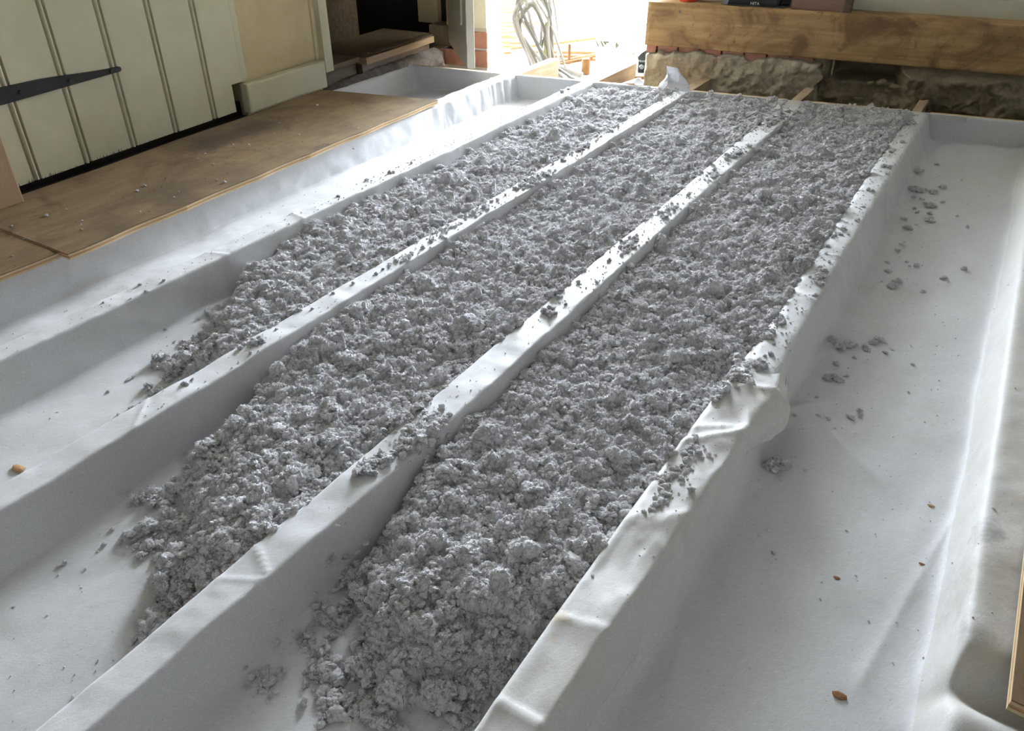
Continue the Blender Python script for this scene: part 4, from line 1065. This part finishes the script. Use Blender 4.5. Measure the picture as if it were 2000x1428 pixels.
def uniq(zone):
    # name the largest, farthest and nearest tuft of each cluster
    it = [[float(q) for q in t.split(',')] for t in TUFTS[zone].split()]
    out = {}
    for bi_, (lo, ph) in enumerate(BAND[zone]):
        hi = BAND[zone][bi_ - 1][0] if bi_ else 99
        ks = [k for k, t in enumerate(it) if lo <= t[1] < hi]
        base = ZL[zone][0] + ((', ' + ph) if ph else '')
        for k in ks: out[k] = base
        if len(ks) > 3 and zone not in ('P', 'B0'):
            noun = {'R': 'tuft in the empty right bay', 'J4': 'tuft on the wide right joist cover', 'J3': 'tuft on the joist cover between right filled bays', 'J2': 'tuft on the joist cover between left filled bays',
                    'J1': 'tuft on the left joist cover', 'B1': 'spilled tuft before the leftmost filled bay', 'B2': 'spilled tuft before the middle filled bay', 'B3': 'spilled tuft before the right filled bay'}[zone]
            noun += (', ' + ph) if ph else ''
            L_ = sorted(ks, key=lambda k: -it[k][2])[0]; left = [k for k in ks if k != L_]
            F_ = max(left, key=lambda k: it[k][1]); left.remove(F_); N_ = min(left, key=lambda k: it[k][1])
            out[L_] = 'largest ' + noun; out[F_] = 'farthest small ' + noun; out[N_] = 'nearest small ' + noun
    return out
for zone, txt in TUFTS.items():
    lab, grp = ZL[zone]; UL = uniq(zone)
    for k, it in enumerate(txt.split()):
        x, y, r_ = [float(q) for q in it.split(',')]; r_ /= 1000.0
        if zone == 'P':
            z = 0.020 if y > 0.88 else 0.017; me = CLT[trng.randrange(8)]
        else:
            z = top(x, y, 0.0 if zone[0] == 'J' else ZF)
            if zone == 'R' and k in (64, 65): z = ZF; x += 0.022
            me = CLT[trng.randrange(8)] if r_ > 0.004 else CLS[trng.randrange(4)]
        o = bpy.data.objects.new('cellulose_crumb' if zone in ('P', 'B0') else 'cellulose_tuft', me)
        fl = trng.uniform(0.6, 0.9)
        o.scale = (r_ * trng.uniform(.9, 1.3), r_ * trng.uniform(.75, 1.0), r_ * fl)
        o.rotation_euler = (trng.uniform(-.15, .15), trng.uniform(-.15, .15), trng.uniform(0, 6.28))
        o.location = (x, y, z + r_ * fl * 0.55)
        link(o)
        one = ONE.get((zone, k))
        tag(o, one or UL[k], 'crumb' if zone in ('P', 'B0') else 'tuft', grp)
# loose spill lying over joist tops and thinning out at the bay ends
def spill(label, spots, seed):
    r = np.random.RandomState(seed); P = []; S = []
    for (x, y, rx, ry, n, s0, s1) in spots:
        for _ in range(n):
            g = r.normal(size=2) * 0.5; px, py = x + g[0] * rx, y + g[1] * ry
            s_ = s0 + (s1 - s0) * r.rand() ** 2; P.append((px, py, top(px, py, 0.0) + s_ * 0.45 + max(0, 0.6 - np.hypot(*g)) * 0.006)); S.append(s_)
    P = np.array(P); S = np.array(S); n = len(P); c = P.mean(0)
    me = bpy.data.meshes.new('spilled_cellulose'); me.from_pydata((P - c).tolist(), [], [])
    idx = np.where(S > 0.006, r.randint(0, len(CL), n), len(CL) + r.randint(0, len(CLS), n))
    idx = np.where(r.rand(n) < 0.2, len(CL) + len(CLS) + r.randint(0, len(CLF), n), idx).astype(np.int32)
    sv = np.stack([S * r.uniform(.8, 1.3, n), S * r.uniform(.8, 1.2, n), S * r.uniform(.55, .9, n)], -1); rot = np.stack([r.normal(0, .3, n), r.normal(0, .3, n), r.uniform(0, 6.28, n)], -1)
    for nm, ty, arr, key in (('seed', 'BOOLEAN', np.ones(n, bool), 'value'), ('idx', 'INT', idx, 'value'), ('scl', 'FLOAT_VECTOR', sv.astype(np.float32).ravel(), 'vector'), ('rot', 'FLOAT_VECTOR', rot.astype(np.float32).ravel(), 'vector')):
        a = me.attributes.new(nm, ty, 'POINT'); a.data.foreach_set(key, arr)
    me.materials.append(MAT['cellulose'])
    o = bpy.data.objects.new('spilled_cellulose', me); o.location = c; link(o)
    md = o.modifiers.new('tufts', 'NODES'); md.node_group = GN
    return tag(o, label, 'insulation', None, 'stuff')
spill('grey cellulose spilled over the joist cover between the two right filled bays', SP_J3, 71)
spill('grey cellulose strewn over the joist cover between the two left filled bays', SP_J2, 72)
spill('grey cellulose strewn along the inner edge of the wide right joist cover', SP_J4, 73)
spill('thin fringe of loose cellulose before the leftmost filled bay', SP_B1, 74)
spill('thin fringe of loose cellulose before the middle filled bay', SP_B2, 75)
spill('thin fringe of loose cellulose before the right filled bay', SP_B3, 76)
# fine specks of dust, too many to count
_b = bmesh.new(); bmesh.ops.create_icosphere(_b, subdivisions=1, radius=1.0)
ICO = ([tuple(v.co) for v in _b.verts], [tuple(v.index for v in f.verts) for f in _b.faces]); _b.free()
mb = MB()
def speck(x, y, s):
    z = top(x, y, ZF)
    k0 = len(mb.v); sx, sy, sz = s * trng.uniform(.7, 1.3), s * trng.uniform(.6, 1.1), s * trng.uniform(.5, .9)
    mb.add([(x + q[0] * sx * trng.uniform(.55, 1.3), y + q[1] * sy * trng.uniform(.55, 1.3), z + sz * .5 + q[2] * sz * trng.uniform(.6, 1.2)) for q in ICO[0]], ICO[1])
for _ in range(420): speck(trng.uniform(-0.18, 0.19), trng.uniform(0.5, 3.2) ** 1.0, trng.choice([0.0008, 0.001, 0.0013, 0.002]))
for i in range(1, 5):
    for _ in range(400):
        y = 0.55 + 2.6 * trng.random() ** 0.8; L, R = jedges(i, np.array([y])); speck(trng.uniform(float(L[0]) + .004, float(R[0]) - .004), y, trng.choice([0.001, 0.0013, 0.0018, 0.0024]) * (0.75 if y < 1.3 else 1.15))
for (x0, x1, y0, y1, n) in ((-1.44, -1.15, 0.4, 0.9, 60), (-1.04, -0.73, 0.15, 0.6, 90), (-0.61, -0.31, 0.15, 0.5, 120), (-1.78, -1.53, 0.6, 2.8, 120)):
    for _ in range(n): speck(trng.uniform(x0, x1), trng.uniform(y0, y1), trng.choice([0.0009, 0.0012, 0.002]))
_d = MB(); _top = top
top = lambda x, y, d=0: 0.020 if y > 0.88 else 0.017
_m, mb = mb, _d
for _ in range(260):
    y = trng.uniform(0.5, 2.35); speck(trng.uniform(-2.18, -1.80), y, trng.choice([0.0008, 0.0011, 0.0016, 0.0022]))
tag(mb.build('dirt_specks', 'chip_brown'), 'scattered dark dirt specks on the brown plywood', 'dirt', None, 'stuff')
mb, top = _m, _top
tag(mb.build('dust_specks', 'cellulose'), 'scattered grey dust specks on the white membrane', 'dust', None, 'stuff')
# wood chips
for (x, y, s, m_, lab) in ((-1.273, 0.437, 0.011, 'chip_tan', 'round tan chip lying in the left bay by the frame edge'), (0.044, 0.726, 0.0075, 'chip_brown', 'reddish brown chip low in the empty right bay'),
                           (-0.002, 0.928, 0.004, 'chip_brown', 'small brown chip midway in the empty right bay'), (0.101, 1.015, 0.0036, 'chip_brown', 'small dark chip near the dirty joist cover'), (0.096, 1.163, 0.0042, 'chip_tan', 'greenish tan chip near the bottom bend of the right joist cover')):
    z = top(x, y, ZF); v = []
    bm = bmesh.new(); bmesh.ops.create_icosphere(bm, subdivisions=2, radius=1)
    for q in bm.verts: q.co = Vector((q.co.x * s * 1.3, q.co.y * s * 0.75, q.co.z * s * 0.25)) * (1 + 0.35 * mnoise.noise(q.co * 2.1 + Vector((x * 50, 0, 0))))
    vs_ = [(q.co.x + x, q.co.y + y, q.co.z + z + s * 0.22) for q in bm.verts]; fs_ = [tuple(a.index for a in f.verts) for f in bm.faces]; bm.free()
    tag(MB().add(vs_, fs_).build('wood_chip', m_, None, False, loc=(x, y, z)), lab, 'chip')
# splinters at the plywood joint
spl = MB().box(-1.80, -1.755, 0.8795, 0.8812, 0.0165, 0.0215).build('splinter', 'chip_brown', bpy.data.objects['plywood_sheet'])

# ================================================================ ON THE LEDGE
# planer-like power tool, red object, wooden block
tl = tag(empty('power_tool', BW(0.40, -0.03, 0.283)), 'black power tool with pale lettering resting on the timber beam', 'tool')
MB().box(0.315, 0.53, -0.075, 0.012, 0.288, 0.36, BW, 0.012).build('body', 'black_plastic', tl)
MB().box(0.30, 0.55, -0.06, 0.0, 0.283, 0.290, BW, 0.002).build('base_plate', 'grey_metal', tl)
MB().prism([(0.300, 0.288), (0.325, 0.288), (0.335, 0.34), (0.308, 0.34)], -0.05, 0.016, BW).build('guard', 'grey_metal', tl)
MB().tube([BW(0.535, -0.03, 0.305), BW(0.565, -0.03, 0.303)], [0.018, 0.012], 12).build('knob', 'black_plastic', tl)
MB().tube(spline([BW(0.36, -0.04, 0.35), BW(0.38, -0.04, 0.41), BW(0.46, -0.04, 0.42), BW(0.50, -0.04, 0.35)], 6), 0.014, 10).build('handle', 'black_plastic', tl)
fc = bpy.data.curves.new('lettering', 'FONT'); fc.body = 'HITA'; fc.size = 0.016; fc.extrude = 0.0004; fc.materials.append(MAT['pale_ink'])
ft = bpy.data.objects.new('lettering', fc)
M_ = Matrix(((BW.u[0], 0, BW.n[0], 0), (BW.u[1], 0, BW.n[1], 0), (0, 1, 0, 0), (0, 0, 0, 1)))
ft.matrix_world = Matrix.Translation(Vector(BW(0.415, 0.0125, 0.292)) - Vector(BW(0.40, -0.03, 0.283))) @ M_ @ Matrix.Shear('XZ', 4, (0, 0))
lm = bpy.data.meshes.new_from_object(ft); lo = bpy.data.objects.new('lettering', lm); lo.matrix_world = ft.matrix_world.copy(); link(lo, tl)
bpy.data.objects.remove(ft, do_unlink=True)
rd = tag(empty('red_container', BW(0.16, -0.04, 0.283)), 'red plastic tub standing on the left end of the timber beam', 'tub')
def lathe(prof, c, n=24):
    v = []; f = []
    for (r_, z) in prof:
        for k in range(n):
            a = 2 * math.pi * k / n; v.append((c[0] + r_ * math.cos(a), c[1] + r_ * math.sin(a), c[2] + z))
    for i in range(len(prof) - 1):
        for k in range(n): f.append((i * n + k, i * n + (k + 1) % n, (i + 1) * n + (k + 1) % n, (i + 1) * n + k))
    f.append(tuple(range(n))[::-1]); f.append(tuple((len(prof) - 1) * n + k for k in range(n)))
    return MB().add(v, f)
lathe([(0.036, 0.0), (0.039, 0.003), (0.04, 0.07), (0.034, 0.08)], BW(0.152, -0.04, 0.283)).build('tub_body', 'red_plastic', rd, True)
lathe([(0.036, 0.08), (0.037, 0.082), (0.037, 0.096), (0.034, 0.099)], BW(0.152, -0.04, 0.283)).build('lid', 'white_sheet', rd, True)
bx = tag(empty('wooden_block', BW(0.68, -0.03, 0.283)), 'dark brown wooden block standing on the timber beam beside the power tool', 'block')
MB().box(0.575, 0.795, -0.075, 0.010, 0.283, 0.40, BW, 0.003).build('block_body', 'box_wood', bx)
MB().box(0.77, 0.80, -0.075, 0.014, 0.283, 0.40, BW, 0.003).build('end_strip', 'stair_wood', bx)

# ================================================================ OUTSIDE THE DOORWAY
GZ = -0.17
mb = MB()
grng = np.random.RandomState(3)
for _ in range(700):
    x = grng.uniform(-2.0, -0.9); y = grng.uniform(3.30, 3.62) + 0.14 * (x + 1.3)
    s = grng.uniform(0.006, 0.017)
    bm = bmesh.new(); bmesh.ops.create_icosphere(bm, subdivisions=1, radius=s)
    sq = grng.uniform(0.6, 1.1, 3); off = Vector(grng.rand(3) * 50)
    vs_ = [((v.co.x * sq[0]) * (1 + .4 * mnoise.noise(v.co * 60 + off)) + x, (v.co.y * sq[1]) * (1 + .4 * mnoise.noise(v.co * 60 + off)) + y, v.co.z * sq[2] * 0.8 - 0.155 + 0.03 * grng.rand()) for v in bm.verts]
    fs_ = [tuple(a.index for a in f.verts) for f in bm.faces]; bm.free(); mb.add(vs_, fs_)
tag(mb.build('gravel', 'gravel', None, True), 'beige gravel in the gap between joist ends and wall', 'gravel', None, 'stuff')
# white boards on the ground
for (x0, x1, y0, y1, z, lab) in ((-3.6, -2.42, 3.75, 5.9, 0.0, 'white board sheet under the steel rods at left'), (-2.40, -1.2, 4.45, 6.4, 0.0, 'white board sheet behind the looping hose')):
    o = MB().box(x0, x1, y0, y1, GZ, GZ + 0.03, bev=0.003).build('white_board', 'white_board', loc=((x0 + x1) / 2, (y0 + y1) / 2, GZ)); tag(o, lab, 'board')
    if x0 > -3:
        for (a, b, l, r_) in ((-2.42 + 0.25, 5.15, 0.04, 0.4), (-2.05, 5.05, 0.03, 1.2), (-2.25, 5.4, 0.035, 0.2)):
            MB().tube(spline([(a, b, GZ + 0.031), (a + l * math.cos(r_), b + l * math.sin(r_), GZ + 0.031), (a + 1.6 * l * math.cos(r_ + .5), b + 1.6 * l * math.sin(r_ + .5), GZ + 0.031)], 5), 0.0035, 5).build('pen_mark', 'ink', o)
# reinforcing steel
rb = tag(empty('steel_mesh', (-2.8, 4.6, -0.13)), 'rusty steel reinforcing rods lying on white boards outside the doorway', 'rods')
ux = np.array([math.cos(YAW), math.sin(YAW), 0]); fx = np.array([-math.sin(YAW), math.cos(YAW), 0])
O = np.array([-2.55, 3.62, -0.128])
for k in range(13):
    p = O + fx * (0.10 + 0.165 * k + random.uniform(-.02, .02)) - ux * 0.75
    a = random.uniform(-.05, .05)
    d = ux * math.cos(a) + fx * math.sin(a)
    q = p + d * random.uniform(1.0, 1.25)
    while p[1] < 3.80 and p[0] < -2.56: p = p + d * 0.05
    MB().tube([p + np.array([0, 0, random.uniform(0, .02)]), q + np.array([0, 0, random.uniform(0, .02)])], 0.0075, 8).build('rod', 'rust', rb)
for k in range(9):
    a = random.choice([-1, 1]) * random.uniform(0.25, 0.6)
    d = ux * math.cos(a) + fx * math.sin(a)
    p = O + fx * random.uniform(0.2, 2.0) - ux * random.uniform(-0.1, 0.5) + np.array([0, 0, 0.022])
    p[1] = max(p[1], 4.02)
    MB().tube([p - d * 0.28, p + d * 0.28], 0.007, 8).build('rod', 'rust', rb)
r2 = tag(empty('steel_mesh', (-2.0, 4.1, -0.13)), 'short rusty steel cage beside the white plastic sheet outside', 'rods')
for (a, b) in (((-2.33, 4.02, -0.13), (-1.80, 4.28, -0.13)), ((-2.28, 3.93, -0.13), (-1.78, 4.18, -0.13)), ((-2.24, 3.84, -0.13), (-1.80, 4.06, -0.12)), ((-2.42, 3.95, -0.11), (-2.12, 4.5, -0.11)), ((-2.06, 3.76, -0.115), (-1.95, 4.10, -0.115)), ((-2.0, 3.86, -0.13), (-2.0, 3.86, -0.03)), ((-2.02, 3.80, -0.12), (-1.90, 3.93, -0.10))):
    MB().tube([a, b], 0.0085, 8).build('rod', 'rust', r2)
pl = tag(lathe([(0.020, 0), (0.022, 0.004), (0.022, 0.075), (0.016, 0.08)], (-1.90, 3.86, -0.17)).build('stub_pipe', 'rust', None, True, loc=(-1.90, 3.86, -0.17)), 'short brown pipe stub between joist end and white plastic', 'pipe')
# bundle of upright cables looping over
cb = tag(empty('cable_bundle', (-2.02, 3.66, -0.17)), 'bundle of white and grey cables looping up from the floor by the doorway', 'cables')
B = np.array([-1.985, 3.64, -0.17])
for k in range(9):
    dx = random.uniform(-.05, .05); a = random.uniform(-.5, .5); hh = random.uniform(0.30, 0.52); wdt = random.uniform(0.05, 0.10)
    b0 = B + ux * (0.02 * (k - 4) * 0.9) + fx * random.uniform(-.02, .03)
    top_ = B - ux * (0.10 + random.uniform(-.02, .03)) + np.array([0, 0, hh])
    pts = [b0, b0 * 0.6 + top_ * 0.4 - ux * (wdt * .5) - np.array([0, 0, hh * .12]), top_ - ux * wdt + np.array([0, 0, -0.10]), top_, top_ + ux * wdt + np.array([0, 0, -.08]), top_ * .5 + b0 * .5 + ux * wdt * .55 + np.array([0, 0, 0.02]), b0 + ux * random.uniform(-.03, .05) + fx * .03]
    MB().tube(spline(pts, 8), random.choice([0.006, 0.0075, 0.009]), 8).build('cable', ['cable_grey', 'cable_white', 'cable_white'][k % 3], cb, True)
MB().tube(spline([B + ux * 0.0, B - ux * 0.03 + np.array([0, 0, .12]), B - ux * .03 + np.array([0, 0, .28])], 6), 0.009, 8).build('cable', 'cable_green', cb, True)
MB().tube(spline([B - ux * 0.06 + fx * .14 + np.array([0, 0, .06]), B + ux * .05 + fx * .03 + np.array([0, 0, .055]), B + ux * 0.155 - fx * .02 + np.array([0, 0, .03])], 6), 0.016, 10).build('conduit', 'cable_white', cb, True)
MB().tube(spline([B - ux * 0.02 + fx * .06 + np.array([0, 0, .07]), B + ux * .05 + np.array([0, 0, .05]), B + ux * 0.11 - fx * .10 + np.array([0, 0, .03])], 6), 0.008, 10).build('cable', 'cable_grey', cb, True)
# hose arching to the black case
hs = MB().tube(spline([(-2.42, 4.28, -0.12), (-2.46, 4.62, -0.10), (-2.33, 4.93, -0.08), (-2.10, 5.02, -0.07), (-1.88, 4.88, -0.07), (-1.70, 4.55, -0.06), (-1.65, 4.30, -0.035)], 12), 0.0095, 10).build('hose', 'cable_grey', None, True, loc=(-2.0, 4.7, -0.17))
tag(hs, 'pale grey hose arching across the white boards outside', 'hose')
# white plastic sheet standing, with pen marks
ws = tag(empty('plastic_sheet', (-1.78, 4.0, -0.17)), 'translucent white plastic sheet with dark pen marks, standing behind the joist ends', 'sheet')
g = []
for i in range(13):
    row = []
    for j in range(17):
        s, t = j / 16, i / 12
        xx = -0.095 + 0.19 * s; 
        p = np.array([-1.775, 3.955, 0]) + ux * (xx + 0.012 * t * (s - .5)) + fx * (0.05 * (2 * s - 1) ** 2 * (1 - .4 * t) + 0.02 * math.sin(s * 5 + t * 2) + 0.05 * t)
        z = GZ + 0.005 + 0.155 * t * (1 - 0.25 * max(0, s - .6) / .4) + 0.012 * (1 - t) * math.sin(s * 3.1)
        row.append((p[0], p[1], z))
    g.append(row)
G = np.array(g); idx = np.arange(13 * 17).reshape(13, 17)
fq = np.stack([idx[:-1, :-1], idx[:-1, 1:], idx[1:, 1:], idx[1:, :-1]], -1).reshape(-1, 4).tolist()
o = mesh_obj('sheet_face', G.reshape(-1, 3), fq, 'white_sheet', ws, True); md = o.modifiers.new('thick', 'SOLIDIFY'); md.thickness = 0.002
def mark(pts):
    q = [G[int(t * 12), int(s * 16)] - fx * 0.0035 for (s, t) in pts]
    MB().tube(q, 0.0028, 5).build('pen_mark', 'ink', ws)
mark([(0.02, 0.95), (0.10, 0.76)]); mark([(0.13, 0.98), (0.20, 0.80)]); mark([(0.22, 0.98), (0.26, 0.84)]); mark([(0.24, 0.93), (0.32, 0.99)])
mark([(0.50, 0.86), (0.56, 0.95), (0.62, 0.86), (0.56, 0.78), (0.50, 0.86)])
# black case half hidden by the wall end
bc = tag(empty('black_case', (-1.50, 4.1, -0.17)), 'black plastic case with sloping lid half hidden behind the wall end', 'case')
CF = Frame((-1.675, 4.02, 0), (math.cos(YAW), math.sin(YAW), 0))
MB().prism([(0.0, -0.10), (0.0, -0.085), (0.012, -0.07), (0.09, -0.02), (0.30, -0.015), (0.30, -0.10)], -0.2, 0.0, CF).build('lid', 'black_plastic', bc)
MB().box(0.005, 0.30, -0.2, -0.01, -0.17, -0.11, CF, 0.004).build('case_body', 'black_plastic', bc)
MB().box(0.01, 0.08, -0.01, 0.006, -0.112, -0.104, CF, 0.001).build('rim_strip', 'grey_metal', bc)
MB().tube([CF(0.065, 0.0, -0.125), CF(0.065, 0.012, -0.125)], 0.008, 12).build('latch_stud', 'grey_metal', bc)
MB().tube([CF(0.02, 0.0, -0.135), CF(0.02, 0.012, -0.135)], 0.012, 12).build('latch_stud', 'grey_metal', bc)
tag(MB().tube([(-1.56, 3.62, -0.10), (-1.28, 3.80, -0.10)], 0.008, 8).build('steel_rod', 'rust', loc=(-1.42, 3.7, -0.11)), 'single rusty rod below the black case', 'rod')
